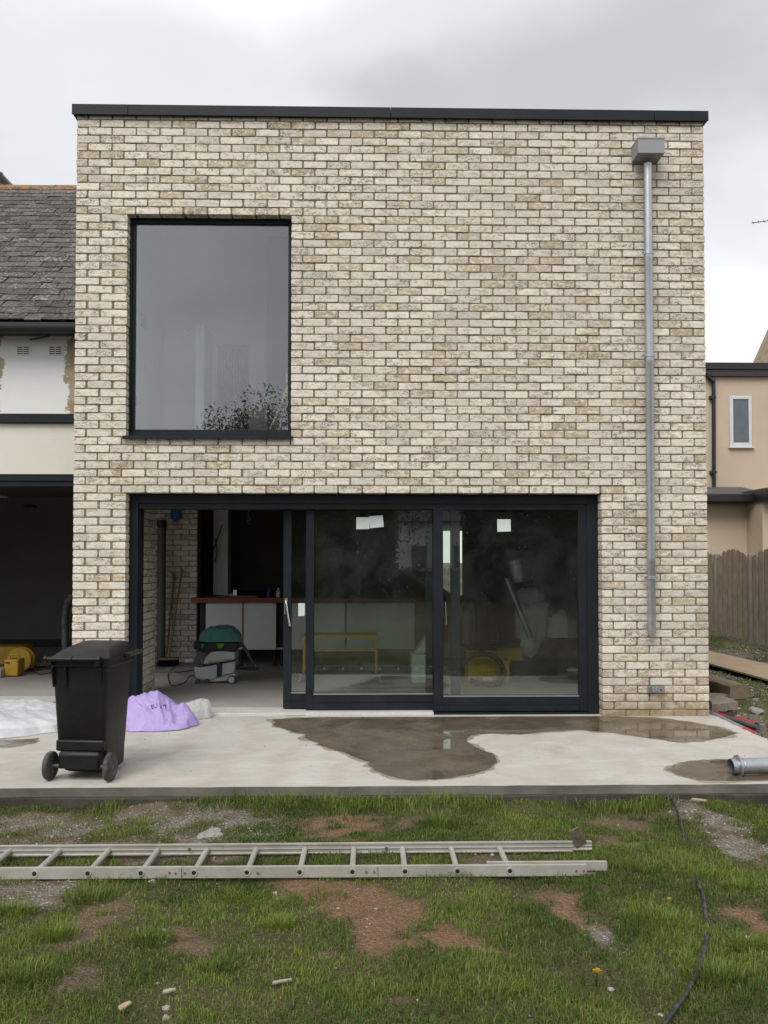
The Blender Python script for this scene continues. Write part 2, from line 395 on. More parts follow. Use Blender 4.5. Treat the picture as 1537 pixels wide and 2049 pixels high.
# ------------------------------------------------------------------ ground
GZ = -0.12
def ell(px, py, cx, cy, rx, ry, ang=0.0):
    ca, sa = math.cos(R(ang)), math.sin(R(ang))
    dx, dy = px - cx, py - cy
    u, v = (dx * ca + dy * sa) / rx, (-dx * sa + dy * ca) / ry
    return np.clip(1.25 - np.sqrt(u * u + v * v), 0, 1) * 1.6
BARE = [(640, 1785, 100, 26, 8), (735, 1805, 110, 40, 10), (775, 1865, 55, 45, 60), (1150, 1815, 62, 28, 25), (1195, 1862, 40, 26, 40),
        (700, 1662, 90, 22, 0), (240, 1700, 330, 22, 0), (360, 1632, 190, 26, 3), (90, 1655, 110, 30, 0), (60, 1775, 130, 34, -8), (170, 1860, 110, 26, -30),
        (380, 1880, 60, 18, 5), (1210, 1640, 70, 16, 4), (1420, 1640, 90, 26, 25), (1500, 1690, 70, 22, 20), (1510, 1850, 50, 30, 30), (1000, 1715, 60, 14, 0),
        (900, 1880, 90, 16, 5), (560, 1600, 50, 10, 0), (840, 1650, 40, 12, 0), (160, 1970, 60, 18, -15), (640, 1915, 40, 12, 10), (1330, 1630, 60, 12, 0), (1260, 1690, 40, 10, 0), (790, 2010, 60, 14, 10)]
RED = [(735, 1805, 130, 55, 10), (775, 1870, 80, 60, 60), (640, 1785, 120, 40, 8), (1150, 1815, 70, 40, 25), (900, 1880, 110, 24, 5), (700, 1662, 100, 26, 0), (1510, 1850, 50, 30, 30)]
GRAV = [(400, 1650, 180, 30, 3), (90, 1660, 130, 30, 0), (40, 1780, 130, 34, -8), (260, 1690, 240, 16, 0), (1420, 1640, 110, 34, 25), (1500, 1690, 80, 28, 20), (1200, 1880, 40, 26, 40), (1475, 1395, 110, 60, 20)]
def field(L, px, py):
    o = np.zeros_like(px)
    for e_ in L: o = np.maximum(o, ell(px, py, *e_))
    return np.clip(o, 0, 1)
_ng = np.random.default_rng(11)
_tab = _ng.random((64, 64))
def vnoise(x, y, s):
    x, y = np.asarray(x) * s + 100, np.asarray(y) * s + 100
    i, j = np.floor(x).astype(int), np.floor(y).astype(int); u, v = x - i, y - j
    u, v = u * u * (3 - 2 * u), v * v * (3 - 2 * v)
    t = lambda a, b: _tab[a % 64, b % 64]
    return (t(i, j) * (1 - u) + t(i + 1, j) * u) * (1 - v) + (t(i, j + 1) * (1 - u) + t(i + 1, j + 1) * u) * v
def vfbm(x, y, s, o=4):
    r_, a, t = 0, 0.5, 0
    for k in range(o): r_ = r_ + a * vnoise(x, y, s * 2.03 ** k); t += a; a *= 0.55
    return r_ / t
def ground_z(x, y):
    near = np.clip(1.0 - np.abs(np.asarray(y) + 2.45) / 0.25, 0, 1) * 0
    z = GZ + (vfbm(x, y, 1.6, 3) - 0.5) * 0.06 + (vfbm(x, y, 9, 3) - 0.5) * 0.025
    side = (np.asarray(x) > 3.3) & (np.asarray(y) > -2.3)
    z = np.where(side, z + 0.06 * np.clip((np.asarray(x) - 3.3) / 0.8, 0, 1), z)
    edge_ = np.exp(-((np.asarray(y) + 2.45) / .16) ** 2) * (np.asarray(y) < -2.3)
    z = z + edge_ * (.075 * np.clip(vfbm(x, np.asarray(x) * 0 + 3, 1.9, 4) * 1.9 - .55, -.1, 1))
    under = (np.asarray(x) < 3.2) & (np.asarray(y) > -2.33)
    return np.where(under, GZ - 0.05, z)
def soil_masks(x, y):
    z = np.full_like(x, GZ)
    px, py = proj(np.stack([x, y, z], -1))
    px = np.nan_to_num(px, nan=-9999.0) + (vfbm(x, y, 5, 4) - 0.5) * 150
    py = np.nan_to_num(py, nan=9999.0) + (vfbm(x + 7, y, 6, 4) - 0.5) * 80
    front = (y < -2.3) & (y > -6.0)
    side = (x > 3.2) & (y >= -2.4)
    bare = np.where(front, field(BARE, px, py), 0.0)
    bare = np.where(side, np.clip((vfbm(x, y, 1.3, 3) - 0.40) * 5, 0.0, 1), bare)
    red = np.where(front, field(RED, px, py), 0.0)
    grav = np.where(front | side, field(GRAV, px, py), 0.0)
    grav = np.where(side, np.maximum(grav, np.clip((vfbm(x, y, 1.0, 3) - 0.45) * 4, 0, 1)), grav)
    return bare, red, grav
gx = np.concatenate([[-300, -90, -40, -18, -10], np.linspace(-6.5, 7.5, 340), [10, 18, 40, 90, 300]])
gy = np.concatenate([[-300, -110, -50, -25, -12, -8], np.linspace(-6.4, -1.6, 170), np.linspace(-1.4, 10, 60), [14, 20, 40, 90, 300]])
GX, GY = np.meshgrid(gx, gy, indexing='ij')
zz = ground_z(GX.ravel(), GY.ravel())
vv = np.stack([GX.ravel(), GY.ravel(), zz], -1)
nx, ny = len(gx), len(gy)
ii, jj = np.meshgrid(np.arange(nx - 1), np.arange(ny - 1), indexing='ij')
a_ = (ii * ny + jj).ravel()
ff = np.stack([a_, a_ + ny, a_ + ny + 1, a_ + 1], -1)
me = bpy.data.meshes.new('ground'); me.from_pydata(vv.tolist(), [], ff.tolist())
bare, red, grav = soil_masks(vv[:, 0], vv[:, 1])
ca = me.color_attributes.new('soil', 'FLOAT_COLOR', 'POINT')
ca.data.foreach_set('color', np.stack([red, grav, bare, np.ones_like(red)], -1).astype(np.float32).ravel())
me.polygons.foreach_set('use_smooth', [True] * len(me.polygons))
n = N('soil')
p = n.pos(); sc = n.n('SeparateColor'); n.set(sc.inputs[0], n.attr('soil'))
c = n.mix(n.ramp(n.noise(p, 2.5, 5), [(0.35, 0), (0.65, 1)]), (0.135, 0.098, 0.062), (0.19, 0.14, 0.088))
c = n.mix(n.math('MULTIPLY', sc.outputs[0], 0.8), c, n.mix(n.noise(p, 14, 5), (0.235, 0.128, 0.068), (0.285, 0.18, 0.108)))
gv = n.math('MULTIPLY', sc.outputs[1], n.ramp(n.noise(p, 5, 5, 0.65), [(0.38, 0), (0.58, 1)]))
c = n.mix(n.math('MULTIPLY', gv, 0.75), c, (0.26, 0.245, 0.225))
th = n.math('SUBTRACT', 1.0, sc.outputs[2], clamp=True)
c = n.mix(n.math('MULTIPLY', th, 0.8), c, (0.075, 0.078, 0.032))
vo = n.n('TexVoronoi', Scale=95.0); n.set(vo.inputs['Vector'], p)
peb = n.ramp(n.n('SeparateColor', Color=vo.outputs['Color']).outputs[0], [(0.80, 0), (0.86, 1)])
c = n.mix(n.math('MULTIPLY', peb, n.math('ADD', 0.12, n.math('MULTIPLY', gv, 0.6))), c, (0.45, 0.42, 0.38))
c = n.mix(n.math('MULTIPLY', n.ramp(n.noise(p, 60, 4), [(0.4, 1), (0.6, 0)]), 0.45), c, (0.07, 0.05, 0.035))
hh = n.math('ADD', n.noise(p, 45, 6, 0.65), n.math('MULTIPLY', vo.outputs['Distance'], -0.7))
me.materials.append(n.done(n.bsdf(c, 0.95, 0, n.bump(hh, 0.9, 0.02), 0.15)))
o = bpy.data.objects.new('ground', me); COL.objects.link(o); tag(o, 'rough garden ground of brown and reddish soil with gravel patches', None, kind='structure')

# concrete patio slab: a thin cast lip over a slightly prouder, darker footing
n = N('patio_concrete'); p = n.pos()
c = n.mix(n.ramp(n.noise(p, 1.1, 6, 0.6, 0.4), [(0.3, 0), (0.7, 1)]), (0.495, 0.475, 0.435), (0.415, 0.392, 0.352))
c = n.mix(n.math('MULTIPLY', n.ramp(n.noise(n.pos((0.5, 1.6, 1)), 3.0, 7, 0.65), [(0.5, 0), (0.75, 1)]), 0.6), c, (0.60, 0.59, 0.565))
c = n.mix(n.math('MULTIPLY', n.ramp(n.noise(p, 26, 5, 0.7), [(0.5, 0), (0.75, 1)]), 0.3), c, (0.29, 0.26, 0.215))
c = n.mix(n.math('MULTIPLY', n.ramp(n.noise(p, 130, 2), [(0.68, 0), (0.74, 1)]), 0.5), c, (0.2, 0.175, 0.14))
wv = n.n('TexWave', Scale=1.3, Distortion=9.0, Detail=4.0); n.set(wv.inputs['Vector'], n.pos((.6, 1.7, 1)))
c = n.mix(n.math('MULTIPLY', n.ramp(wv.outputs['Fac'], [(0.55, 0), (0.95, 1)]), 0.22), c, (0.33, 0.30, 0.25))
c = n.mix(n.math('MULTIPLY', n.ramp(n.noise(n.pos((1, 2.4, 1)), 6, 5, .7, 1.0), [(0.57, 0), (0.70, 1)]), 0.35), c, (0.31, 0.275, 0.22))
st = n.math('MULTIPLY', n.ramp(n.noise(p, 1.7, 5, 0.6, 0.8), [(0.58, 0), (0.72, 1)]), 0.35)
c = n.mix(st, c, (0.26, 0.225, 0.175))
MAT['patio'] = n.done(n.bsdf(c, n.math('SUBTRACT', 0.85, n.math('MULTIPLY', st, 0.3)), 0, n.bump(n.noise(p, 40, 6, 0.7), 0.25, 0.006), 0.3))
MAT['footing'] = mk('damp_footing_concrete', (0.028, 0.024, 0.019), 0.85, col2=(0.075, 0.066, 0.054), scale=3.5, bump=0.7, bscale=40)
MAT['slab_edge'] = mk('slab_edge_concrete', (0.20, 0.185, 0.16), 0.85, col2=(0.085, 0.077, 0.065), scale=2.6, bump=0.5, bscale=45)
pr = random.Random(3)
front = [(x, -2.372 + pr.uniform(-0.006, 0.006)) for x in np.linspace(-9, 3.9, 90)]
rightside = [(3.255 + (0.62 * max(0.0, (-1.25 - y)) ** 0.8 if y < -1.25 else 0) + pr.uniform(-0.012, 0.012), y) for y in np.linspace(-2.3, 0.25, 40)]
poly = [(x, y) for x, y in front if x < rightside[0][0]] + rightside + [(-9, 0.25)]
slab = bpy.data.objects.new('patio_slab', None); COL.objects.link(slab); WORLD_ROOT['patio_slab'] = Vector((0, -1.1, 0)); slab.location = (0, -1.1, 0)
tag(slab, 'pale concrete patio slab in front of the brick building', None, kind='structure')
b = B(); b.prism(poly, -0.058, 0.0, axis='z')
# slab top and lip edge: two materials on the one casting
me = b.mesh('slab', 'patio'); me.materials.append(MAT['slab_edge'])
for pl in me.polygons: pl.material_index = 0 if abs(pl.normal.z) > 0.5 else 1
o = bpy.data.objects.new('slab', me); COL.objects.link(o); attach(o, slab)
b = B()
fx = np.linspace(-9, 4.2, 120)
top = [(x, -2.405 - 0.014 * math.sin(x * 3.1) + pr.uniform(-0.016, 0.012)) for x in fx]
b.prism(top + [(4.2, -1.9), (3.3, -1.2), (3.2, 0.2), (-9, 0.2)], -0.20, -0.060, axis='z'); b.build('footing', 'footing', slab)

# puddles: thin films of water on the slab
n = N('wet_concrete'); p = n.pos()
wn_ = n.noise(p, 2.0, 4, 0.55, 0.6)
c = n.mix(n.ramp(n.noise(p, 4, 6, 0.65), [(0.3, 0), (0.7, 1)]), (0.155, 0.125, 0.088), (0.075, 0.058, 0.039))
c = n.mix(n.math('MULTIPLY', n.ramp(n.noise(p, 40, 4), [(0.5, 0), (0.7, 1)]), 0.4), c, (0.16, 0.13, 0.09))
rr = n.ramp(wn_, [(0.40, 0.5), (0.55, 0.02)])
MAT['wet'] = n.done(n.bsdf(c, rr, 0, n.bump(n.noise(p, 60, 4), 0.04, 0.004), 0.55))
MAT['damp'] = mk('damp_concrete', (0.30, 0.265, 0.215), 0.7, col2=(0.225, 0.195, 0.15), scale=7)
def puddle(pts, label, seed, h=0.004):
    q = random.Random(seed)
    W = [G(a, b_) for a, b_ in pts]
    ring = []
    for i in range(len(W)):
        a, b_ = W[i], W[(i + 1) % len(W)]
        m = max(2, int((b_ - a).length / 0.022))
        for k in range(m): ring.append(a.lerp(b_, k / m))
    cen = sum(ring, Vector()) / len(ring)
    out_ = []
    for v in ring:
        d = fbm(v.x, v.y, seed, 7, 4) * 0.03 + q.uniform(-0.004, 0.004)
        s_ = (v - cen); s_.z = 0; s_ = s_.normalized() if s_.length else s_
        out_.append((v.x + s_.x * d + fbm(v.x, v.y, seed + 9, 9, 3) * 0.02, v.y + s_.y * d * 0.8))
    out_ = [(x, min(y, -0.004)) for x, y in out_]
    bb = B(); bb.prism(out_, 0.0005, h, axis='z')
    pd = tag(bb.build('puddle', 'wet', smooth=False), label, 'puddle', 'wet patches on the patio')
    m = len(out_); halo = []
    for i, (x, y) in enumerate(out_):
        ax, ay = out_[i - 3]; bx, by = out_[(i + 3) % m]; tx, ty = bx - ax, by - ay; L_ = math.hypot(tx, ty) or 1
        sg = 1 if sum(out_[k][0] * out_[(k + 1) % m][1] - out_[(k + 1) % m][0] * out_[k][1] for k in range(m)) > 0 else -1
        w_ = .012 + .075 * max(0, fbm(x, y, seed + 20, 5, 4) + .15)
        halo.append((x + sg * ty / L_ * w_, min(y - sg * tx / L_ * w_, -.004)))
    hb_ = B(); hb_.prism(halo, -.001, .0022, axis='z'); hb_.build('damp_edge', 'damp', pd, smooth=False)
    return pd
puddle([(545, 1441), (600, 1437), (700, 1435), (860, 1434), (1000, 1433), (1190, 1433), (1290, 1436), (1345, 1440), (1390, 1447), (1440, 1456), (1472, 1467), (1455, 1475), (1400, 1484), (1350, 1485), (1290, 1476), (1230, 1467),
        (1150, 1461), (1080, 1466), (1040, 1470), (980, 1468), (940, 1472), (933, 1485), (960, 1500), (988, 1512), (994, 1527), (975, 1541), (930, 1553), (870, 1561), (820, 1561), (770, 1552), (742, 1536), (735, 1525),
        (700, 1510), (650, 1496), (620, 1481), (608, 1470), (575, 1462), (550, 1452)], 'long brown puddle spreading from the foot of the glass doors', 1)
puddle([(1338, 1541), (1347, 1531), (1380, 1523), (1440, 1520), (1500, 1523), (1537, 1524), (1570, 1530), (1575, 1560), (1520, 1563), (1460, 1564), (1400, 1562), (1368, 1556)], 'smaller brown puddle around the loose silver pipe', 2)
puddle([(-60, 1421), (0, 1418), (45, 1416), (70, 1418), (60, 1428), (0, 1431), (-60, 1432)], 'narrow damp strip behind the white plastic sheet', 3)
puddle([(-30, 1484), (30, 1481), (75, 1478), (72, 1487), (30, 1493), (-30, 1496)], 'thin damp edge in front of the white plastic sheet', 4)

# ------------------------------------------------------------------ the brick building
XL, XR, CHT, Z0 = -2.712, 3.203, 0.0746, -0.009
WX0, WX1 = -2.232, -0.706                       # upper window opening
DX0, DX1 = -2.226, 2.201                        # sliding-door opening
WZ0, WZ1 = Z0 + 35 * CHT, Z0 + 63 * CHT
DZ1 = Z0 + 28 * CHT
TOPZ = 5.62
bld = thing('brick_building', (0.245, 0, 0), 'two-storey flat-roofed house extension in pale cream brick with dark metal coping', 'building')
# mortar core with the two openings left out
b = B(); e_ = 0.008; y0, y1 = 0.0085, 0.30
b.box(XL + e_, DX0 - e_, y0, y1, -0.15, DZ1 + e_)
b.box(DX1 + e_, XR - e_, y0, y1, -0.15, DZ1 + e_)
b.box(XL + e_, XR - e_, y0, y1, DZ1 + e_, WZ0 - e_)
b.box(XL + e_, WX0 - e_, y0, y1, WZ0 - e_, WZ1 + e_)
b.box(WX1 + e_, XR - e_, y0, y1, WZ0 - e_, WZ1 + e_)
b.box(XL + e_, XR - e_, y0, y1, WZ1 + e_, TOPZ + 0.02)
b.build('mortar', 'mortar', bld, smooth=False)

def brick_geo(w, h, d, q, tone):
    """one brick, front face on y = 0: irregular outline, worn edge, body going back to y = d"""
    j = lambda s: q.uniform(-s, s)
    cch = q.uniform(0.002, 0.006)
    out_ = [(cch, j(.0012)), (w * .33, j(.0022)), (w * .68, j(.0022)), (w - cch, j(.0012)), (w + j(.001), h * .5 + j(.01)),
            (w - cch, h + j(.0012)), (w * .67, h + j(.0016)), (w * .32, h + j(.0016)), (cch, h + j(.0012)), (j(.001), h * .5 + j(.01))]
    k = len(out_)
    tx, tz, dy = j(.004), j(.006), j(.0022)
    f = lambda x, z: dy + tx * (x / w - .5) + tz * (z / h - .5)
    v = [(w / 2 + j(.02) * w, f(w / 2, h / 2) - abs(j(.0018)), h / 2 + j(.008))]
    ins = 0.0022
    for x, z in out_:
        X = min(max(x, ins), w - ins); Z = min(max(z, ins + j(.001)), h - ins + j(.001)); v.append((X, f(X, Z), Z))
    for x, z in out_: v.append((x, f(x, z) + .0026, z))
    for x, z in out_: v.append((x, d, z))
    fs = [(0, 1 + i, 1 + (i + 1) % k) for i in range(k)]
    for r_ in (1, 1 + k): fs += [(r_ + i, r_ + k + i, r_ + k + (i + 1) % k, r_ + (i + 1) % k) for i in range(k)]
    return v, fs, [tone] * len(v)
def brick_tone(q, corner=False, lintel=False):
    t = q.random()
    r_ = 0.02 + 0.30 * q.random() ** 1.4
    if t > 0.80: r_ = 0.45 + 0.5 * q.random()
    if corner: r_ = min(1, r_ + 0.35 * q.random())
    if lintel: r_ = 0.35 + 0.6 * q.random()
    g_ = max(0, q.gauss(0.3, 0.28)); g_ = min(g_, 1)
    d_ = q.random() ** 2 * 1.1
    return (r_, g_ * (1 - r_ * .5), d_, 1.0)
def course_units(x0, x1, first_half, unit=0.1117):
    """whole and half bricks filling x0..x1; returns (start, width) faces without joints"""
    w = x1 - x0; nu = max(1, round(w / unit)); u = w / nu
    cuts, k = [0], 0
    if first_half: cuts.append(1); k = 1
    while k < nu: k = min(k + 2, nu); cuts.append(k)
    return [(x0 + a * u, (b_ - a) * u) for a, b_ in zip(cuts, cuts[1:])], u
bq = random.Random(21)
face = []                                                    # (x, z, w, h, tone, lintel)
nc = 76
for c_ in range(nc):
    z = Z0 + c_ * CHT
    h = 0.0646
    if z + h > TOPZ: h = TOPZ - z
    if h < 0.015: continue
    spans = [(XL, XR)]
    if c_ < 28: spans = [(XL, DX0), (DX1, XR)]
    elif 35 <= c_ < 63: spans = [(XL, WX0), (WX1, XR)]
    for s0, s1 in spans:
        half = (c_ % 2 == 1)
        us, u = course_units(s0, s1, half)
        for i, (x, w) in enumerate(us):
            jl = 0.0105 if i else 0.0
            pw = w - (0.0105 if i < len(us) - 1 else 0.0)
            if s1 - s0 < 0.6: pw -= 0.007 if i < len(us) - 1 else 0
            zz_ = z + bq.uniform(-.0014, .0014)
            lint = (c_ == 63 and WX0 - .12 < x + w / 2 < WX1 + .12) or (c_ == 28 and DX0 - .12 < x + w / 2 < DX1 + .12)
            tone = brick_tone(bq, i in (0, len(us) - 1) and w < 0.14, lint)
            face.append([x + bq.uniform(0, .002), zz_, pw + bq.uniform(-.003, .001), h + bq.uniform(-.0012, .0012), tone, i == 0 or i == len(us) - 1])
# the 300 bricks that show largest stand as objects of their own, the rest is one mass
def shown(fc):
    x, z, w, h = fc[:4]
    d = math.dist((x + w / 2, 0, z), (0, -CDIST, CH))
    hid = x < -1.8 and z < 0.95                              # behind the wheelie bin
    return (w * h) / d ** 2 * (0 if hid or 2.55 < x < 2.75 else 1) * (1 - 0.25 * (w < 0.2))
order = sorted(range(len(face)), key=lambda i: -shown(face[i]))
single = set(order[:300])
variants = [B() for _ in range(60)]
for i, bb in enumerate(variants):
    bb.v, bb.f, bb.tone = brick_geo(0.2128, 0.0646, 0.12, bq, brick_tone(bq))
vm = [bb.mesh('brick', 'brick', sharp=24) for bb in variants]
mass = B()
for i, fc in enumerate(face):
    x, z, w, h, tone, endp = fc
    if i in single:
        o = bpy.data.objects.new('brick', vm[bq.randrange(60)]); COL.objects.link(o)
        o.location = (x, bq.uniform(-.0015, .0015), z); o.scale = (w / 0.2128, 1, h / 0.0646); attach(o, bld)
    else:
        d = 0.12 if not endp else 0.129
        v, fs, tn = brick_geo(w, h, d, bq, tone)
        mass.add([(p_[0] + x, p_[1], p_[2] + z) for p_ in v], fs); mass.tone += tn
# inner brick faces: the pier beside the door (faces +x) and the kitchen return wall (faces the camera)
def brick_panel(bb, origin, ux, n_, length, z0, z1, off=0):
    ux, n_ = Vector(ux), Vector(n_); o_ = Vector(origin)
    k = 0; z = z0
    while z < z1 - .03:
        us, u = course_units(0, length, (k + off) % 2 == 1)
        for i, (x, w) in enumerate(us):
            v, fs, tn = brick_geo(w - .0105, min(.0646, z1 - z), .06, bq, brick_tone(bq))
            bb.add([o_ + ux * (p_[0] + x) - n_ * p_[1] + Vector((0, 0, p_[2] + z)) for p_ in v], fs); bb.tone += tn
        z += CHT; k += 1
_pc = G(310, 1385, .02); PX_PIER = _pc.x
brick_panel(mass, (PX_PIER, 0.36, 0), (0, 1, 0), (1, 0, 0), _pc.y - .36, 0.02, 2.28)
brick_panel(mass, (-3.05, 4.06, 0), (1, 0, 0), (0, -1, 0), 0.68, 0.02, 2.28, 1)
o = mass.build('brickwork', 'brick', bld, sharp=24); tag(o, kind='stuff')
b = B(); b.box(XL + .02, PX_PIER - .011, .302, _pc.y - .004, -.1, 2.30); b.build("pier_core", "mortar", bld, smooth=False)
b = B(); b.box(-3.05, -2.372, 4.071, 4.28, -.1, 2.30); b.build("return_wall_core", "mortar", bld, smooth=False)

# coping in four lengths with fine joints
cz0, cz1 = PZ(233, 0, 150), PZ(207, -.045, 150)
cxs = [XL - .035, PX(256, -.04, 215), PX(782, -.04, 215), PX(1310, -.04, 225), XR + .035]
for x0_, x1_ in zip(cxs, cxs[1:]):
    b = B(); b.prism([(-.042, cz0), (-.042, cz1), (.36, cz1 + .03), (.36, cz0), (.30, cz0), (.30, cz0 + .012), (-.034, cz0 + .012), (-.034, cz0)], x0_ + .0012, x1_ - .0012, axis='x')
    b.build('coping', 'anthracite', bld, bevel=.003)
# upper window
ywf = 0.088
win = B()
wl_, wr_ = WX0 + .004, WX1 - .004
g0x, g1x = PX(270, ywf + .03, 650), PX(577, ywf + .03, 650)
g0z, g1z = PZ(860, ywf + .03, 400), PZ(448, ywf + .03, 400)
fo = (wl_, wr_, WZ0 + .012, WZ1 - .004)
def frame_ring(bb, o_, i_, ya, yb):
    x0_, x1_, z0_, z1_ = o_; a0, a1, c0, c1 = i_
    bb.box(x0_, a0, ya, yb, z0_, z1_); bb.box(a1, x1_, ya, yb, z0_, z1_); bb.box(a0, a1, ya, yb, z0_, c0); bb.box(a0, a1, ya, yb, c1, z1_)
mid = (g0x - .022, g1x + .022, g0z - .03, g1z + .03)
frame_ring(win, fo, mid, ywf, ywf + .10)
wf = win.build('window', 'anthracite', bld, bevel=.002)
b = B(); frame_ring(b, mid, (g0x, g1x, g0z, g1z), ywf + .018, ywf + .085); b.build('sash', 'anthracite', wf, bevel=.003)
b = B(); b.box(g0x, g1x, ywf + .045, ywf + .053, g0z, g1z); b.build('pane', 'glass', wf, smooth=False)
b = B(); b.prism([(-.038, WZ0 - .028), (-.038, WZ0 + .002), (.09, WZ0 + .012), (.09, WZ0 - .002), (-.030, WZ0 - .006), (-.030, WZ0 - .028)], WX0 - .022, WX1 + .022, axis='x')
b.build('sill', 'anthracite', wf, bevel=.0015)

# sliding doors: outer frame, three leaves on three tracks (the left third stands open)
df = B()
yA = 0.13
hz = PZ(1018, yA, 700)
df.box(DX0 + .003, PX(275, yA, 1200), yA, yA + .18, 0.0, DZ1 - .003)
df.box(PX(275, yA, 1200), PX(287, yA + .18, 1200), yA + .04, yA + .18, 0.0, hz + .02)
df.box(PX(1176, yA, 1200), DX1 - .003, yA, yA + .25, 0.0, DZ1 - .003)
df.box(PX(275, yA, 1200), PX(1176, yA, 1200), yA + .002, yA + .25, PZ(1008, yA), DZ1 - .003)
df.box(PX(275, yA, 1200), PX(1176, yA, 1200), yA + .014, yA + .25, hz, PZ(1008, yA) - .0015)
door = df.build('sliding_door', 'anthracite', bld, bevel=.002)
b = B(); b.box(DX0 + .02, PX(868, .1, 1400), .105, .42, -.02, .024); b.build('threshold', 'alu_sill', door, bevel=.003)
b = B(); b.box(PX(868, .1, 1400) + .002, DX1 - .01, .108, .40, -.02, .016); b.build('track', 'anthracite', door)
def leaf(pxs, pys, ya, gl, bar=None):
    """pxs: outer left, glass left, glass right, outer right; pys: glass top, glass bottom, rail bottom"""
    x0_, a0, a1, x1_ = [PX(v, ya, 1200) for v in pxs]
    c1, c0, z0_ = [PZ(v, ya, 900) for v in pys]
    bb = B(); frame_ring(bb, (x0_, x1_, max(z0_, .026), hz + .03), (a0, a1, c0, c1), ya, ya + .055)
    lf = bb.build('door_leaf', 'anthracite', door_parent, bevel=.003)
    bb = B(); bb.box(a0, a1, ya + .022, ya + .030, c0, c1); bb.build('pane', gl, lf, smooth=False)
    bb = B(); bb.box(a0, a1, ya - .003, ya + .008, c0 - .012, c0 + .001)
    bb.build('glazing_bead', 'galv', lf)
    bb = B(); bb.box(x0_ + .004, x1_ - .004, ya - .004, ya, c0 - .085, c0 - .080); bb.build('drip_bead', 'anthracite', lf)
    return lf, (x0_, a0, a1, x1_, z0_, c0, c1)
door_parent = bld
lfC, dC = leaf((868, 887, 1158, 1184), (1020, 1392, 1428), yA + .012, 'door_glass')
lfB, dB = leaf((612, 628, 902, 921), (1020, 1387, 1420), yA + .085, 'door_glass')
lfA, dA = leaf((567, 583, 852, 868), (1019, 1384, 1416), yA + .155, 'door_glass')
b = B(); yh = yA + .155
hp = P(573, 1201, yh)
b.box(hp.x - .014, hp.x + .014, yh - .012, yh, hp.z - .05, hp.z + .02)
b.tube([P(572, 1202, yh - .02), P(573, 1208, yh - .045), P(575, 1225, yh - .05), P(580, 1253, yh - .05)], .0085, 8)
b.box(PX(569.5, yh, 1220), PX(571.5, yh, 1220), yh - .02, yh, PZ(1229, yh), PZ(1207, yh))
b.build('handle', 'chrome', lfA)
b = B(); x_ = PX(891, yA + .07); b.tube([P(891, 1204, yA + .072), P(893, 1250, yA + .072)], .007, 8)
b.build('handle', 'chrome', lfB)
b = B(); q0, q1 = P(570, 1417, .10), P(608, 1425, .10); b.box(q0.x, q1.x, .085, .104, .004, .022); b.build('runner_cap', 'alu_sill', lfA)

# shell and rooms behind the façade
sh = B()
sh.box(XR - .22, XR - .02, .302, 8.2, -.1, 5.6)             # right wall
sh.box(XL + .02, XL + .2, 4.2, 8.2, -.1, 5.6); sh.box(XL + .02, XL + .2, .302, 4.2, 2.32, 5.6)
sh.box(XL + .02, XR - .02, 8.2, 8.4, 2.3, 5.6)
sh.box(XL + .02, XR - .02, .302, 8.4, 5.45, 5.6)
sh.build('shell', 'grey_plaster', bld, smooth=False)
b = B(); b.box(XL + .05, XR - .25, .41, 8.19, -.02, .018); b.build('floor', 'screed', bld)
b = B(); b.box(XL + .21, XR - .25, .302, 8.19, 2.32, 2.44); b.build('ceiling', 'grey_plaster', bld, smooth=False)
YB = 7.2
rx0, rx1 = PX(884, YB), PX(926, YB)
rz1 = PZ(1062, YB, 900)
b = B()
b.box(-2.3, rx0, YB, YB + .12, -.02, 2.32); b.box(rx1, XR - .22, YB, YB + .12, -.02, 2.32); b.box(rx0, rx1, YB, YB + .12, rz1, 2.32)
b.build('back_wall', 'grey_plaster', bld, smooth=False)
b = B(); b.prism([(rx0, 0), (rx0, PZ(1176, YB, 884)), (rx1 - .13, PZ(1193, YB, 910)), (rx1 - .13, 0)], YB + .02, YB + .10); b.build('stair_string', 'dark_board', bld)
# upstairs room seen through the big window
up = B()
uy = 2.4
up.box(XL + .21, XR - .23, uy, uy + .1, 2.44, 5.44)
up.box(XL + .21, WX0 - .02, .302, .36, 2.44, 5.44)
up.build('bedroom_wall', 'plaster', bld, smooth=False)
b = B(); b.box(XL + .201, XL + .26, .37, uy - .002, 2.45, 5.43); b.build('side_wall', 'plaster', bld, smooth=False)
b = B(); b.box(XL + .27, XR - .23, .302, uy - .002, 5.30, 5.44); b.build('bedroom_ceiling', 'plaster', bld, smooth=False)
b = B(); b.box(XL + .27, XR - .23, .302, uy - .002, 2.442, 2.47); b.build('bedroom_floor', 'screed', bld, smooth=False)
b = B(); yy = 1.5
b.box(PX(391, yy, 750), PX(408, yy, 750), yy, yy + .5, 2.47, PZ(648, yy, 400)); b.build('lining_board', 'white_unit', bld)
b = B(); yy = 2.36
b.box(PX(435, yy, 750), PX(497, yy, 750), yy, uy - .003, 2.47, PZ(690, yy, 465)); dd = b.build('inner_door', 'grey_plaster', bld)
for k in range(9):
    x_ = PX(440 + k * 6.2, yy - .01, 750); b = B(); b.box(x_, x_ + .012, yy - .012, yy - .001, 2.5, PZ(700, yy, 465)); b.build('slat', 'dark_board', dd)
b = B(); b.box(PX(535, 2.1, 750), PX(700, 2.1, 750), 2.1, 2.2, 2.47, 5.29); b.build('partition', 'grey_plaster', bld, smooth=False)
b = B(); c_ = P(291, 805, 1.2); b.box(XL + .261, XL + .27, 1.0, 1.13, c_.z - .05, c_.z + .05); b.build('socket_plate', 'hub_grey', bld)
b = B(); c_ = P(335, 653, 1.6); b.box(XL + .261, XL + .27, 1.3, 1.5, c_.z - .07, c_.z + .07); b.build('socket_plate', 'hub_grey', bld)
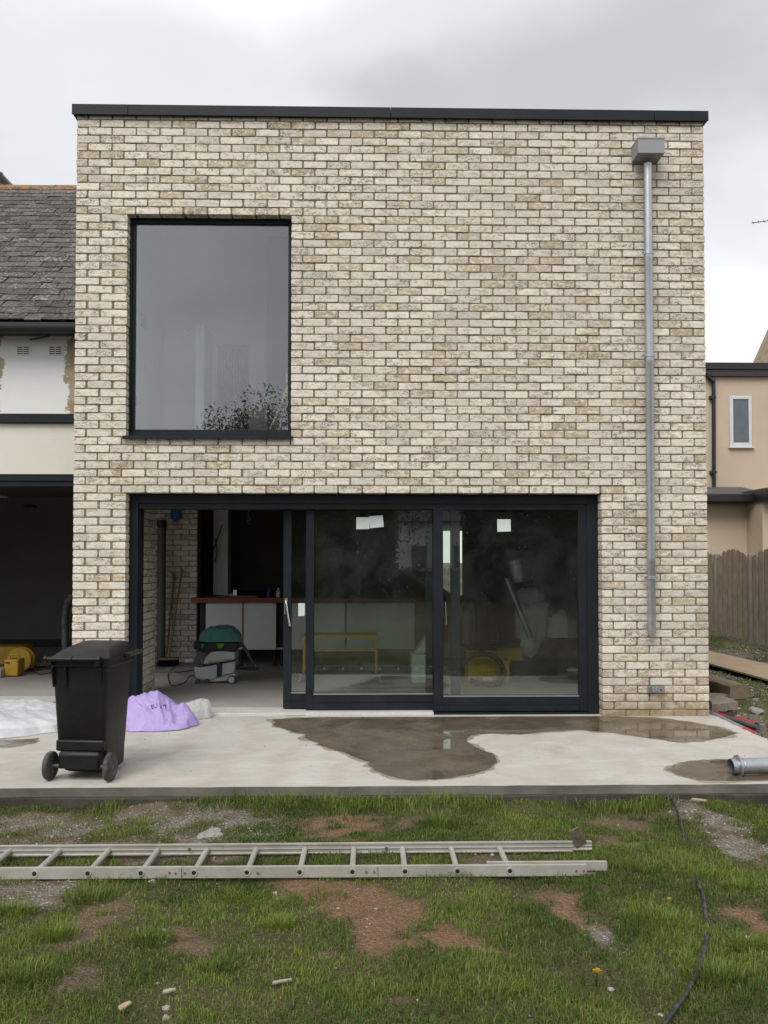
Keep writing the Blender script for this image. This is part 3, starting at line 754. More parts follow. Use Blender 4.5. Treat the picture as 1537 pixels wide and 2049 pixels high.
# leaning pole upstairs and the hanging wire end
t = thing('floor_squeegee', P(541, 858, .6), 'pale pole with an orange head leaning inside the upstairs window', 'pole')
b = B(); b.tube([P(541, 859, .7), P(570, 795, .55)], .013, 8); b.build('pole', 'alu', t)
b = B(); b.prism([(PX(565, .5, 795), PZ(795, .5, 565)), (PX(575, .5, 795), PZ(797, .5, 570)), (PX(575.5, .5, 780), PZ(770, .5, 575)), (PX(572, .5, 780), PZ(776, .5, 572))], .5, .54); b.build('head', 'ply', t)
b = B(); b.box(PX(572, .5, 760), PX(575, .5, 760), .5, .53, PZ(765, .5), PZ(748, .5)); b.build('grip', 'ply', t)
t = tag(B().tube(smooth_path([P(369, 676, 1.3), P(371, 668, 1.3), P(368, 660, 1.3), P(373, 656, 1.3), P(374, 662, 1.3)]), .006, 6).build('cable_end', 'alu_sill'), 'curled white cable end hanging in the upstairs room', 'cable')

# paper labels stuck on the glass
def note(px4, y, label, rot=0):
    (x0_, y0_), (x1_, y1_) = px4
    a, c_ = P(x0_, y0_, y), P(x1_, y1_, y); m = (a + c_) / 2; w, h = abs(c_.x - a.x) / 2, abs(c_.z - a.z) / 2
    bb = B(); bb.add([(-w, 0, -h), (w, 0, -h), (w, .0, h), (-w, 0, h), (-w, -.0015, -h), (w, -.006, -h + .004), (w, -.0015, h), (-w, -.0015, h)],
                     [(0, 1, 2, 3), (4, 5, 6, 7), (0, 1, 5, 4), (1, 2, 6, 5), (2, 3, 7, 6), (3, 0, 4, 7)])
    o_ = bb.build('paper_label', 'paper', smooth=False); o_.location = m; o_.rotation_euler = (0, R(rot), 0)
    return tag(o_, label, 'label')
note(((713, 1035), (739, 1059)), yA + .085 + .0195, 'square pale label on the middle pane, overlapped by its tilted neighbour')
note(((739, 1032), (767, 1056)), yA + .085 + .0165, 'tilted pale label on the middle pane, lapping over another label', -5)
note(((995, 1039), (1022, 1064)), yA + .012 + .0195, 'pale square label high on the right-hand glass pane')
note(((597, 1207), (610, 1233)), yA + .155 + .0195, 'narrow pale label on the glass beside the silver door handle')

# ------------------------------------------------------------------ rainwater pipe on the façade
hb = P(1299, 296, -.13)
t = thing('downpipe', (hb.x, -.06, 0), 'galvanised steel rainwater downpipe with a grey box hopper on the brick wall', 'downpipe')
hx0, hx1 = PX(1277, -.20, 296), PX(1330, -.20, 296)
hz0, hz1 = PZ(306, -.20, 1300), PZ(275, -.20, 1300)
b = B(); b.box(hx0, hx1, -.20, -.003, hz0, hz1); b.build('hopper', 'zinc_grey', t, bevel=.002)
b = B(); b.box(hx0 - .003, hx1 + .003, -.204, -.01, hz1 - .012, hz1 + .001); b.build('hopper_rim', 'zinc_grey', t)
px_ = P(1299, 700, -.07).x; rp = .0385
cuts = [(hz0 + .01, PZ(507, -.07, 1299)), (PZ(507, -.07, 1299), PZ(717, -.07, 1299)), (PZ(717, -.07, 1299), PZ(1116, -.07, 1302)), (PZ(1116, -.07, 1302), PZ(1269, -.07, 1304))]
for k, (za, zb) in enumerate(cuts):
    b = B(); b.lathe([(rp, 0), (rp, za - zb - .05), (rp + .0015, za - zb - .045), (rp + .0015, za - zb)][:2 if k == 0 else 4], (px_ + k * .001, -.07, zb), (0, 0, 1), 28); b.build('pipe', 'galv', t)
def bracket(parent, z, open_=False, x=px_):
    bb = B(); bb.lathe([(rp + .004, -.014), (rp + .006, -.012), (rp + .006, .012), (rp + .004, .014)], (x, -.07, z), (0, 0, 1), 28)
    bb.box(x - rp - .03, x - rp - .002, -.09, -.082, z - .013, z + .013); bb.box(x + rp + .002, x + rp + .018, -.09, -.082, z - .013, z + .013)
    bb.box(x - .012, x + .012, -.034, .002, z - .01, z + .01)
    br = bb.build('bracket', 'galv', parent)
    bb = B(); bb.tube([(x - rp - .018, -.10, z), (x - rp - .018, -.07, z)], .006, 8); bb.build('bolt', 'worn_steel', br)
for py_ in (507, 712, 1156): bracket(t, PZ(py_, -.07, 1300))
c_ = P(1311, 1379, -.03)
t = thing('pipe_bracket', (c_.x, -.02, c_.z), 'loose galvanised pipe bracket hanging open low on the brick pier', 'bracket')
b = B(); b.box(c_.x - .072, c_.x + .01, -.030, -.020, c_.z - .030, c_.z + .030); b.box(c_.x + .014, c_.x + .088, -.046, -.040, c_.z - .030, c_.z + .03)
b.tube([(c_.x - .012, -.02, c_.z), (c_.x - .012, .012, c_.z)], .012, 8); b.build('clamp_strap', 'galv', t)
b = B(); b.box(c_.x - .055, c_.x - .03, -.04, -.030, c_.z - .018, c_.z + .018); b.build('lug', 'worn_steel', t)
b = B(); b.tube([(c_.x + .05, -.056, c_.z - .004), (c_.x + .05, -.046, c_.z - .004)], .010, 10); b.build('bolt', 'rust', t)
c_ = P(1421, 1216, .25)
t = thing('garden_tap', (XR, .25, c_.z), 'small metal tap sticking out past the right edge of the brick wall', 'tap')
b = B(); b.tube([(XR - .03, .25, c_.z), (XR + .05, .25, c_.z - .01)], .012, 10); b.build('tap_body', 'chrome', t)
b = B(); b.tube([(XR + .045, .25, c_.z), (XR + .08, .25, c_.z - .045)], .016, 10); b.build('spout', 'black_plastic', t)

# ------------------------------------------------------------------ low rendered extension on the left
YE = .86
ext = thing('rendered_extension', (-5.9, YE, 0), 'low flat-roofed extension with cream rendered band over a wide open front', 'building')
EX0, EX1 = -9.5, XL - .004
ez = [PZ(v, YE, 75) for v in (829, 847, 949, 962, 973)]
b = B(); b.box(EX0, EX1, YE, YE + .25, ez[2], ez[1] - .002); b.build('fascia', 'cream_render', ext, bevel=.004)
b = B(); b.box(EX0, EX1, YE - .045, YE + .3, ez[1], ez[0]); b.build('coping', 'anthracite', ext, bevel=.004)
b = B(); b.box(EX0, EX1, YE + .012, YE + .22, ez[3] + .002, ez[2] - .002); b.build('head_frame', 'anthracite', ext, bevel=.002)
b = B(); b.box(EX0, EX1, YE + .03, YE + .22, ez[4], ez[3]); b.build('track_frame', 'anthracite', ext, bevel=.002)
b = B(); b.box(EX0, EX1 + .18, YE + .251, 6.6, ez[1] - .36, ez[1] - .03); b.build('roof_slab', 'grey_plaster', ext, smooth=False)
b = B(); b.box(EX0, XL + .01, YE + .02, 6.3, -.05, .004); b.box(XL + .01, -2.36, 1.32, 4.06, -.05, .004); b.build('floor', 'screed', ext)
b = B(); b.box(EX0, -3.06, 6.3, 6.45, 0, ez[1] - .361); b.build('back_wall', 'grey_plaster', ext, smooth=False)
b = B(); b.box(EX0, -3.06, 6.285, 6.298, .005, .13); b.build('skirting', 'dark_board', ext)
b = B(); b.box(EX0 - .2, EX0, YE, 6.45, -.1, 2.8); b.build('side_wall', 'grey_plaster', ext, smooth=False)
b = B(); b.box(EX0, XL - .01, YE + .0, YE + .24, .005, .028); b.build('threshold', 'alu_sill', ext, bevel=.003)
b = B(); c_ = P(2, 991, 3.4); b.lathe([(.14, 0), (.02, .05)], (c_.x - .05, 3.4, c_.z - .02), (0, 0, 1), 16); b.build('ceiling_rose', 'white_unit', ext)
b = B(); c_ = P(60, 1016, 5.2); b.lathe([(.11, 0), (.08, .05)], (c_.x, 5.2, c_.z), (0, 0, 1), 16); b.build('light_fitting', 'dark_board', ext)

# ------------------------------------------------------------------ old slate-roofed house behind it
YO = 5.2
EZ = PZ(660, YO, 75)
old = thing('slate_roofed_house', (-6, YO, 0), 'older white-painted house with a mossy grey slate roof behind the low extension', 'house')
OX0, OX1 = -9.0, -3.9
n = N('patched_paint'); p = n.pos()
sx = n.n('SeparateXYZ'); n.set(sx.inputs[0], p)
cx_ = PX(68, YO, 740)
edge = n.math('ABSOLUTE', n.math('SUBTRACT', sx.outputs['X'], cx_))
edge = n.math('ADD', edge, n.math('MULTIPLY', n.math('SUBTRACT', n.noise(p, 3.2, 5, 0.65), 0.5), 0.5))
edge = n.math('ADD', edge, n.math('MULTIPLY', n.math('SUBTRACT', n.noise(p, 17, 4), 0.5), 0.12))
pm = n.ramp(edge, [(0.50, 0), (0.512, 1)])
pc = n.mix(n.ramp(n.noise(p, 5, 6), [(0.35, 0), (0.6, 1)]), (0.30, 0.215, 0.13), (0.40, 0.345, 0.255))
c = n.mix(pm, n.mix(n.noise(p, 3, 5), (0.80, 0.80, 0.79), (0.72, 0.715, 0.70)), pc)
MAT['patched'] = n.done(n.bsdf(c, 0.9, 0, n.bump(n.math('ADD', n.noise(p, 40, 4), n.math('MULTIPLY', pm, -1.2)), 0.4, 0.012), 0.2))
b = B(); b.box(OX0, OX1, YO, YO + .3, 2.5, EZ - .02); b.build('wall', 'patched', old, smooth=False)
sl = R(41); dy, dz = math.cos(sl), math.sin(sl)
ry0, rz0 = YO - .28, EZ + .05
RL = 6.35
rib = [(ry0, rz0 - .03), (ry0 + dy * RL, rz0 + dz * RL - .03), (ry0 + dy * RL * 2, rz0 - .03)]
b = B(); b.prism([(ry0 + .05, rz0 - .02), (ry0 + dy * RL, rz0 + dz * RL - .06), (ry0 + 2 * dy * RL, rz0 - .02)], OX0, OX1, axis='x'); roof = b.build('roof', 'dark_board', old, smooth=False)
sq = random.Random(5)
n = N('lichened_slate'); p = n.pos(); sx = n.n('SeparateXYZ'); n.set(sx.inputs[0], p)
tone = n.n('SeparateColor'); n.set(tone.inputs[0], n.attr('tone'))
c = n.mix(tone.outputs[0], (0.042, 0.035, 0.031), (0.105, 0.09, 0.078))
c = n.mix(n.math('MULTIPLY', n.ramp(n.noise(p, 9, 6, 0.7), [(0.5, 0), (0.7, 1)]), 0.5), c, (0.17, 0.16, 0.15))
li = n.math('MULTIPLY', n.ramp(n.noise(p, 22, 4, 0.6), [(0.52, 0), (0.60, 1)]), n.math('ADD', 0.15, tone.outputs[1]))
c = n.mix(n.math('MULTIPLY', li, 0.7), c, (0.34, 0.33, 0.305))
zr = rz0 + dz * RL
och = n.math('MULTIPLY', n.ramp(n.math('ADD', n.math('DIVIDE', n.math('SUBTRACT', sx.outputs['Z'], zr - .55), 0.9), n.math('SUBTRACT', n.noise(p, 3.5, 5, 0.7), 0.5)), [(0.30, 0), (0.5, 1)]), n.ramp(n.noise(p, 5, 5, .7), [(0.47, 0), (0.54, 1)]))
c = n.mix(n.math('MULTIPLY', och, 0.9), c, (0.30, 0.15, 0.025))
MAT['roof_slates'] = n.done(n.bsdf(c, 0.8, 0, n.bump(n.noise(p, 45, 5), 0.5, 0.006), 0.3))
vmS = []
for k in range(24):
    bb = B(); w = .243; j = lambda s: sq.uniform(-s, s)
    pts = [(0, j(.006)), (w * .5, j(.008)), (w, j(.006)), (w, .34), (0, .34)]
    bb.add([(x, y, 0) for x, y in pts] + [(x + j(.001), y, .013 + j(.003)) for x, y in pts],
           [(4, 3, 2, 1, 0), (5, 6, 7, 8, 9)] + [(i, (i + 1) % 5, 5 + (i + 1) % 5, 5 + i) for i in range(5)])
    tt = (sq.random() ** 1.3, sq.random() ** 1.5, 0, 1); bb.tone = [tt] * 10
    vmS.append(bb.mesh('slate', 'roof_slates', smooth=False))
gauge = .226
nr = int(RL / gauge)
for r_ in range(nr + 1):
    for c_ in range(10):
        x = -6.66 + c_ * .252 + (.126 if r_ % 2 else 0) + sq.uniform(-.012, .012)
        s_ = r_ * gauge + sq.uniform(-.016, .016)
        if s_ + .3 > RL + .12: continue
        o = bpy.data.objects.new('slate', vmS[sq.randrange(24)]); COL.objects.link(o)
        o.location = (x, ry0 + dy * s_ - dz * .028, rz0 + dz * s_ + dy * .028)
        o.rotation_euler = (sl - .05 + sq.uniform(-.012, .012), sq.uniform(-.015, .015), sq.uniform(-.02, .02))
        attach(o, roof)
b = B(); b.tone = []
for r_ in range(nr + 1):
    for c_ in range(-6, 0):
        x = -6.66 + c_ * .252 + (.126 if r_ % 2 else 0); s_ = r_ * gauge
        if s_ + .3 > RL + .12: continue
        M_ = Matrix.Translation((x, ry0 + dy * s_ - dz * .028, rz0 + dz * s_ + dy * .028)) @ Matrix.Rotation(sl - .05, 4, 'X')
        b.box(0, .245, 0, .34, 0, .007, M_); b.tone += [(sq.random() ** 1.3, sq.random() ** 2, 0, 1)] * 8
tag(b.build('slates', 'roof_slates', roof, smooth=False), kind='stuff')
for k in range(8):
    x = -7.4 + k * .46; b = B(); yr, zr_ = ry0 + dy * RL, rz0 + dz * RL
    b.tone = []; b.prism([(yr - .16, zr_ - .09), (yr, zr_ + .05), (yr + .16, zr_ - .09), (yr + .15, zr_ - .11), (yr, zr_ + .02), (yr - .15, zr_ - .11)], x, x + .452, axis='x'); b.tone = [(.6 + .3 * sq.random(), .8, 0, 1)] * 12
    o = b.build('ridge_tile', 'roof_slates', old, bevel=.004)
gz_ = PZ(655, YO - .36, 75); gz2 = PZ(667, YO - .36, 75)
b = B()
pg = [(YO - .40 + .055 * math.cos(a), (gz_ + .0) + (gz_ - gz2) * math.sin(a)) for a in np.linspace(math.pi, 2 * math.pi, 9)]
b.prism(pg + [(YO - .345, gz_ + .004), (YO - .455, gz_ + .004)], OX0, OX1, axis='x'); b.build('gutter', 'black_plastic', old)
b = B(); b.box(OX0, OX1, YO - .30, YO - .003, EZ - .10, EZ - .02); b.build('soffit', 'black_plastic', old)
b = B(); b.box(OX0, OX1, YO - .325, YO - .302, EZ - .09, EZ + .03); b.build('fascia_board', 'black_plastic', old)
for (xa, ya_, xb, yb_) in ((33, 692, 60, 711), (97, 691, 125, 711)):
    a, c_ = P(xa, yb_, YO - .01), P(xb, ya_, YO - .01)
    b = B(); b.box(a.x, c_.x, YO - .012, YO - .001, a.z, c_.z); v_ = b.build('air_brick', 'white_paint', old, bevel=.002)
    w, h = c_.x - a.x, c_.z - a.z
    for i in range(2):
        for k in range(4):
            b = B(); x_ = a.x + w * (.06 + .47 * i); z_ = a.z + h * (.12 + .21 * k)
            b.box(x_, x_ + w * .40, YO - .014, YO - .0125, z_, z_ + h * .10); b.build('vent_slot', 'dark_board', v_)
t = tag(B().tube(smooth_path([P(84, 676, YO - .05), P(60, 680, YO - .08), P(100, 672, YO - .1)]), .012, 6).build('loose_cable', 'black_plastic'), 'short dark cable looped under the black gutter of the old house', 'cable')

# roof and chimney of a house further off on the far left
YN = 12.0
nb = thing('neighbouring_house', P(-60, 600, YN + 2), 'dark roof verge of a further house at the far left edge above the slates', 'house')
a, c_ = P(26, 386, YN), P(-70, 268, YN)
b = B(); b.prism([(a.x, a.z), (c_.x, c_.z), (c_.x - (a.x - c_.x), a.z)], YN, YN + 7); b.build('roof', 'slate', nb, smooth=False)
b = B(); b.prism([(a.x + .05, a.z - .06), (a.x + .05, a.z + .05), (c_.x, c_.z + .12), (c_.x, c_.z)], YN - .12, YN - .003); b.build('verge_board', 'dark_board', nb)
b = B(); b.box(2 * c_.x - a.x + .3, a.x - .3, YN + .2, YN + 6.8, -.1, a.z - .02); b.build('wall', 'cream_render', nb, smooth=False)
a = P(-1.5, 352, YN + 1.5)
b = B(); b.box(a.x - .6, a.x - .06, YN + 1.5, YN + 2, a.z - 1.2, a.z - .05); b.build('chimney', 'terracotta', nb, bevel=.01)
b = B(); b.lathe([(.11, 0), (.09, .2), (.10, .24)], (a.x - .115, YN + 1.75, a.z - .05), (0, 0, 1), 14); b.build('chimney_pot', 'terracotta', nb)

# ------------------------------------------------------------------ right-hand neighbours
YT = 11.0
th_ = thing('tan_house', (8.5, YT, 0), 'flat-roofed tan rendered neighbouring house with a small white window', 'house')
tz = [PZ(v, YT, 1475) for v in (728, 742)]
TX0 = PX(1400, YT, 850)
b = B(); b.box(TX0, 13.5, YT, YT + 5, -.1, tz[1]); b.build('wall', 'tan_render', th_, smooth=False)
b = B(); b.box(TX0 - .1, 13.6, YT - .14, YT + 5.1, tz[1] + .002, tz[0]); b.build('fascia', 'black_plastic', th_, bevel=.01)
b = B(); b.box(TX0 - .1, 13.6, YT - .1, YT - .02, PZ(752, YT - .1, 1475), tz[1] - .001); b.build('red_trim', 'maroon_bag', th_)
a, c_ = P(1460, 894, YT), P(1503, 793, YT)
b = B(); i0, i1 = P(1467, 886, YT), P(1497, 799, YT)
frame_ring(b, (a.x, c_.x, a.z, c_.z), (i0.x, i1.x, i0.z, i1.z), YT - .03, YT - .002); w_ = b.build('window', 'white_unit', th_, bevel=.006)
b = B(); b.box(i0.x - .005, i1.x + .005, YT - .014, YT - .003, i0.z - .005, i1.z + .005); b.build('pane', 'dark_glass', w_, smooth=False)
b = B(); b.box(a.x - .03, c_.x + .04, YT - .07, YT - .003, a.z - .035, a.z - .002); b.build('sill', 'white_unit', w_, bevel=.005)
xp = PX(1427, YT - .08, 860)
b = B(); b.tube(smooth_path([P(1417, 747, YT - .1), P(1419, 756, YT - .1), P(1426, 764, YT - .08), P(1428, 775, YT - .06), (PX(1428, YT - .06, 900), YT - .06, PZ(975, YT - .06, 1428))]), .042, 12); b.build('downpipe', 'black_plastic', th_)
for py_ in (795, 945):
    b = B(); zc = PZ(py_, YT - .06, 1428); b.box(xp - .065, xp + .065, YT - .11, YT - .004, zc - .03, zc + .03); b.build('pipe_clip', 'black_plastic', th_)
YL = 9.6
lt = thing('lean_to', (8, YL, 0), 'single-storey tan rendered lean-to with black fascia behind the wooden fence', 'building')
lx0, lx1 = PX(1398, YL, 1000), PX(1494, YL, 1000)
lz0, lz1 = PZ(1009, YL, 1450), PZ(981, YL, 1450)
b = B(); b.box(lx0, 13.4, YL, YT - .01, -.1, lz0 + .03); b.build('wall', 'tan_render', lt, smooth=False)
b = B(); b.prism([(YL - .3, lz0), (YL - .3, lz1 - .12), (YT - .08, lz1 + .18), (YT - .08, lz0)], lx0 - .1, lx1 + .5, axis='x'); b.build('roof', 'slate', lt, smooth=False)
b = B(); b.box(lx0 - .1, lx1 + .02, YL - .42, YL - .302, lz0 + .02, lz1 - .10); b.build('gutter', 'black_plastic', lt, bevel=.02)
YBAY = 8.9
b = B(); b.box(lx1, 13.4, YBAY, YL - .002, -.1, PZ(1001, YBAY, 1520)); b.build('bay_wall', 'tan_render', lt, smooth=False)
b = B(); b.box(lx1 - .05, 13.5, YBAY - .3, YL + .3, PZ(1001, YBAY - .3, 1520), PZ(975, YBAY - .3, 1520)); b.build('bay_roof', 'black_plastic', lt, bevel=.02)
YGH = 19
gh = thing('gabled_house', (17, YGH, 0), 'cream gabled house rising beyond the tan house at the right edge', 'house')
a = P(1536, 727, YGH); s_ = 2.2
b = B(); b.prism([(a.x, a.z), (a.x + 4.5, a.z + 4.5 * s_), (a.x + 9, a.z), (a.x + 9, -.1), (a.x, -.1)], YGH, YGH + .9); b.build('wall', 'cream_render', gh, smooth=False)
for sg in (0, 1):
    b = B(); q0 = Vector((a.x - .1 + sg * 9.2, 0, a.z - .19)); q1 = Vector((a.x + 4.5, 0, a.z + 4.5 * s_ + .02))
    b.prism([(q0.x, q0.z), (q1.x, q1.z), (q1.x, q1.z + .16), (q0.x - (.07 if not sg else -.07), q0.z + .02)], YGH - .15, YGH + 1.1); b.build('roof_slope', 'fence_wood', gh, smooth=False)
t = thing('tv_aerial', P(1590, 443, 16), 'thin dark rooftop television aerial at the right edge of the sky', 'aerial')
b = B(); b.tube([P(1504.5, 446, 16), P(1580, 436, 16)], .012, 6); b.build('boom', 'dark_board', t)
for k in range(7):
    c_ = P(1507 + k * 11, 445.7 - k * 1.4, 16); b = B(); b.tube([c_ + Vector((0, -.03, -.05)), c_ + Vector((0, .03, .05))], .008, 6); b.build('element', 'dark_board', t)
b = B(); c_ = P(1575, 437, 16.05); b.tube([c_ + Vector((0, 0, .3)), (c_.x, 16.05, 4)], .025, 8); b.build('mast', 'dark_board', t)
b = B(); c_ = P(1538, 482, 16); b.tube([c_, c_ + Vector((.4, 0, .05))], .012, 6); b.build('lower_boom', 'dark_board', t)

# fence along the boundary
fa, fb_ = G(1420, 1272, -.1), G(1506, 1298, -.1)
fd = (fb_ - fa); fd.z = 0; fl = fd.length; fd.normalize(); fn = Vector((-fd.y, fd.x, 0)) * -1
if fn.dot(Vector((0, -CDIST, 0)) - fa) < 0: fn = -fn
fnc = thing('wooden_fence', (fb_.x, fb_.y, -.1), 'weathered wooden fence of upright boards with an arched top on concrete gravel boards', 'fence')
def fence_bay(s0, s1, zt0, nb_):
    up_ = Vector((0, 0, 1))
    for i in range(nb_):
        s_ = s0 + (s1 - s0) * (i + .5) / nb_; w = (s1 - s0) / nb_ * .56
        u_ = (i + .5) / nb_ * 2 - 1
        zt = zt0 + .16 * (1 - u_ * u_) + sq.uniform(-.012, .012)
        o_ = fa + fd * s_ + fn * (.012 if i % 2 else -.006)
        bb = B(); tl = sq.uniform(-.008, .008); z0_ = .12
        pr_ = [(-w + tl, 0), (w + tl, 0), (w - tl, zt + .1 - z0_ - .02), (w * .5 - tl, zt + .1 - z0_), (-w * .5 - tl, zt + .1 - z0_), (-w - tl, zt + .1 - z0_ - .02)]
        M_ = Matrix.Translation((o_.x, o_.y, z0_ - .1)) @ Matrix(((fd.x, fn.x, 0, 0), (fd.y, fn.y, 0, 0), (0, 0, 1, 0), (0, 0, 0, 1)))
        bb.prism(pr_, 0, .016, M_); bb.build('board', 'fence_wood', fnc, smooth=False)
    for zr_ in (.35, .85, 1.25):
        bb = B(); o_ = fa - fn * .035
        M_ = Matrix.Translation((o_.x, o_.y, zr_)) @ Matrix(((fd.x, fn.x, 0, 0), (fd.y, fn.y, 0, 0), (0, 0, 1, 0), (0, 0, 0, 1)))
        bb.box(s0, s1, -.03, .0, -.035, .035, M_); bb.build('rail', 'fence_wood', fnc)
    bb = B(); o_ = fa
    M_ = Matrix.Translation((o_.x, o_.y, 0)) @ Matrix(((fd.x, fn.x, 0, 0), (fd.y, fn.y, 0, 0), (0, 0, 1, 0), (0, 0, 0, 1)))
    bb.box(s0, s1, -.03, .02, -.3, .018, M_); bb.build('gravel_board', 'fence_concrete', fnc, bevel=.006)
pitch_ = fl
zt = PZ(1112, fb_.y, 1500)
def fpost(s_):
    o_ = fa + fd * s_; M_ = Matrix.Translation((o_.x, o_.y, 0)) @ Matrix(((fd.x, fn.x, 0, 0), (fd.y, fn.y, 0, 0), (0, 0, 1, 0), (0, 0, 0, 1)))
    bb = B(); bb.box(-.05, .05, -.05, .055, -.3, zt + .04, M_); bb.build('post', 'fence_concrete', fnc, bevel=.01)
bay = 1.85
fpost(pitch_); fpost(pitch_ - bay - .1); fpost(pitch_ + bay + .1)
fence_bay(pitch_ - bay - .05, pitch_ - .05, zt - .04, 13)
fence_bay(pitch_ + .05, pitch_ + bay + .05, zt - .04, 13)
fence_bay(pitch_ - 2 * bay - .15, pitch_ - bay - .15, zt - .04, 13)
fpost(pitch_ + 2 * bay + .2)
fence_bay(pitch_ + bay + .15, pitch_ + 2 * bay + .15, zt - .04, 13)

# side yard: plywood sheet, old timbers, pipes
q = [G(1400, 1298, .02), G(1640, 1352, .02), G(1640, 1388, .02), G(1400, 1322, .02)]
b = B(); v_ = [Vector((p_.x, p_.y, z_)) for z_ in (.0, .022) for p_ in q]
b.add(v_, [(3, 2, 1, 0), (4, 5, 6, 7)] + [(i, (i + 1) % 4, 4 + (i + 1) % 4, 4 + i) for i in range(4)])
tag(b.build('plywood_sheet', 'ply', smooth=False), 'long pale plywood sheet lying on the side yard below the fence', 'board')
def log(name, pa, pb, h, w, mat_, label, cat, gz=-.06, seed=1):
    a, c_ = G(*pa, gz), G(*pb, gz); d = c_ - a; L = d.length; d.normalize(); nn = Vector((-d.y, d.x, 0))
    q_ = random.Random(seed); bb = B(); m = 7; k = 8; vs_ = []
    for i in range(m):
        for j in range(k):
            an = 2 * math.pi * (j + .5) / k; cx2, cz2 = math.cos(an), math.sin(an)
            sx2 = math.copysign(abs(cx2) ** .5, cx2) * w / 2; sz2 = math.copysign(abs(cz2) ** .5, cz2) * h / 2
            vs_.append(a + d * (L * i / (m - 1) + q_.uniform(-.02, .02)) + nn * (sx2 * q_.uniform(.85, 1.1)) + Vector((0, 0, h / 2 + sz2 * q_.uniform(.88, 1.08))))
    fs = [(i * k + j, i * k + (j + 1) % k, (i + 1) * k + (j + 1) % k, (i + 1) * k + j) for i in range(m - 1) for j in range(k)] + [tuple(range(k))[::-1], tuple((m - 1) * k + j for j in range(k))]
    bb.add(vs_, fs); return tag(bb.build(name, mat_, sharp=50), label, cat)
log('timber_sleeper', (1395, 1372), (1480, 1400), .17, .22, 'brown_stone', 'thick brown timber sleeper beside the brick corner, below the plywood', 'timber', seed=2)
log('timber_sleeper', (1385, 1405), (1452, 1412), .11, .3, 'brown_stone', 'darker low timber sleeper between the thick one and the pale stone', 'timber', seed=3)
log('stone_block', (1405, 1426), (1452, 1421), .13, .3, 'timber', 'pale broken stone block at the foot of the brick corner', 'stone', seed=4)
def pipe(pts, r, label, bands, z=-.05, mat_='hub_grey'):
    W = [G(a, b_, z) for a, b_ in pts]; W = [Vector((p_.x, p_.y, z)) for p_ in W]
    t_ = thing('service_pipe', tuple(W[0]), label, 'pipe', 'pipes beside the slab')
    bb = B(); bb.tube(W, r, 10); bb.build('tube', mat_, t_)
    for (u0, u1) in bands:
        d = W[-1] - W[0]; bb = B(); bb.tube([W[0] + d * u0, W[0] + d * u1], r * 1.04, 10); bb.build('red_sleeve', 'red_band', t_)
pipe([(1400, 1414), (1514, 1451)], .024, 'dark ribbed pipe with a red sleeve, nearest the stone block', [(.66, .99)], mat_='black_plastic')
pipe([(1400, 1418), (1518, 1456)], .022, 'grey pipe with a red middle length, between two others', [(.20, .50)])
pipe([(1405, 1421), (1515, 1475)], .036, 'thick pale grey pipe with a red end along the slab edge', [(.80, .99)], mat_='galv')
pipe([(1405, 1431), (1500, 1475)], .022, 'thin dark pipe tight against the slab edge', [])
t = thing('duct_pipe', G(1490, 1548, 0), 'loose silver duct pipe with a flanged end lying in the puddle', 'pipe')
a, c_ = G(1462, 1552, .0), G(1640, 1546, 0); a.z = c_.z = .062
d = (c_ - a).normalized()
b = B(); b.lathe([(.050, 0), (.050, .006), (.052, .006), (.052, (c_ - a).length), (.046, (c_ - a).length), (.046, 0.0)], a, d, 32, cap=False); b.build('tube', 'galv', t)
b = B(); b.lathe([(.053, .045), (.072, .047), (.075, .05), (.075, .056), (.053, .058)], a, d, 32, cap=False); b.build('flange', 'galv', t)
b = B(); b.lathe([(.0535, .08), (.0545, .082), (.0545, .092), (.0535, .094)], a, d, 32, cap=False); b.build('collar', 'galv', t)

# ------------------------------------------------------------------ wheelie bin (own coordinates: back with the wheels towards -y)
wl0, wr0 = G(93, 1563, 0), G(217, 1567, 0)
dx_ = wr0 - wl0; bang = math.atan2(dx_.y, dx_.x)
mc = (wl0 + wr0) / 2
bin_ = thing('wheelie_bin', (mc.x, mc.y, 0), 'black two-wheeled refuse bin with its wheels and hinge bar towards the camera', 'wheelie bin', rz=R(-6)); bin_.scale = (.96, .96, .935)
BH = .86
def ringrect(w, d, yc, z, rc, k=4):
    o_ = []
    for sx_, sy_, a0 in ((1, 1, 0), (-1, 1, 90), (-1, -1, 180), (1, -1, 270)):
        for i in range(k + 1):
            a = R(a0 + 90 * i / k); o_.append((sx_ * (w / 2 - rc) + rc * math.cos(a), yc + sy_ * (d / 2 - rc) + rc * math.sin(a), z))
    return o_
def loft(rings, cap0=True, cap1=True):
    bb = B(); k = len(rings[0]); v_ = [q_ for r_ in rings for q_ in r_]
    fs = [(i * k + j, i * k + (j + 1) % k, (i + 1) * k + (j + 1) % k, (i + 1) * k + j) for i in range(len(rings) - 1) for j in range(k)]
    if cap0: fs.append(tuple(range(k))[::-1])
    if cap1: fs.append(tuple((len(rings) - 1) * k + j for j in range(k)))
    return bb.add(v_, fs)
rings = []
for z, w, d, yc in ((.035, .30, .28, .29), (.05, .325, .31, .28), (.17, .335, .34, .265), (.20, .34, .37, .25), (.22, .345, .385, .242), (.50, .37, .42, .242), (.78, .40, .45, .242), (.80, .405, .455, .242)):
    rings.append(ringrect(w, d, yc, z, .035))
loft(rings).build('body', 'bin_plastic', bin_, sharp=40)
b = loft([ringrect(.41, .47, .25, .80, .04), ringrect(.42, .485, .25, .805, .04), ringrect(.425, .49, .25, .85, .04), ringrect(.41, .47, .25, .853, .04)])
b.build('rim', 'bin_plastic', bin_, sharp=35)
lid = []
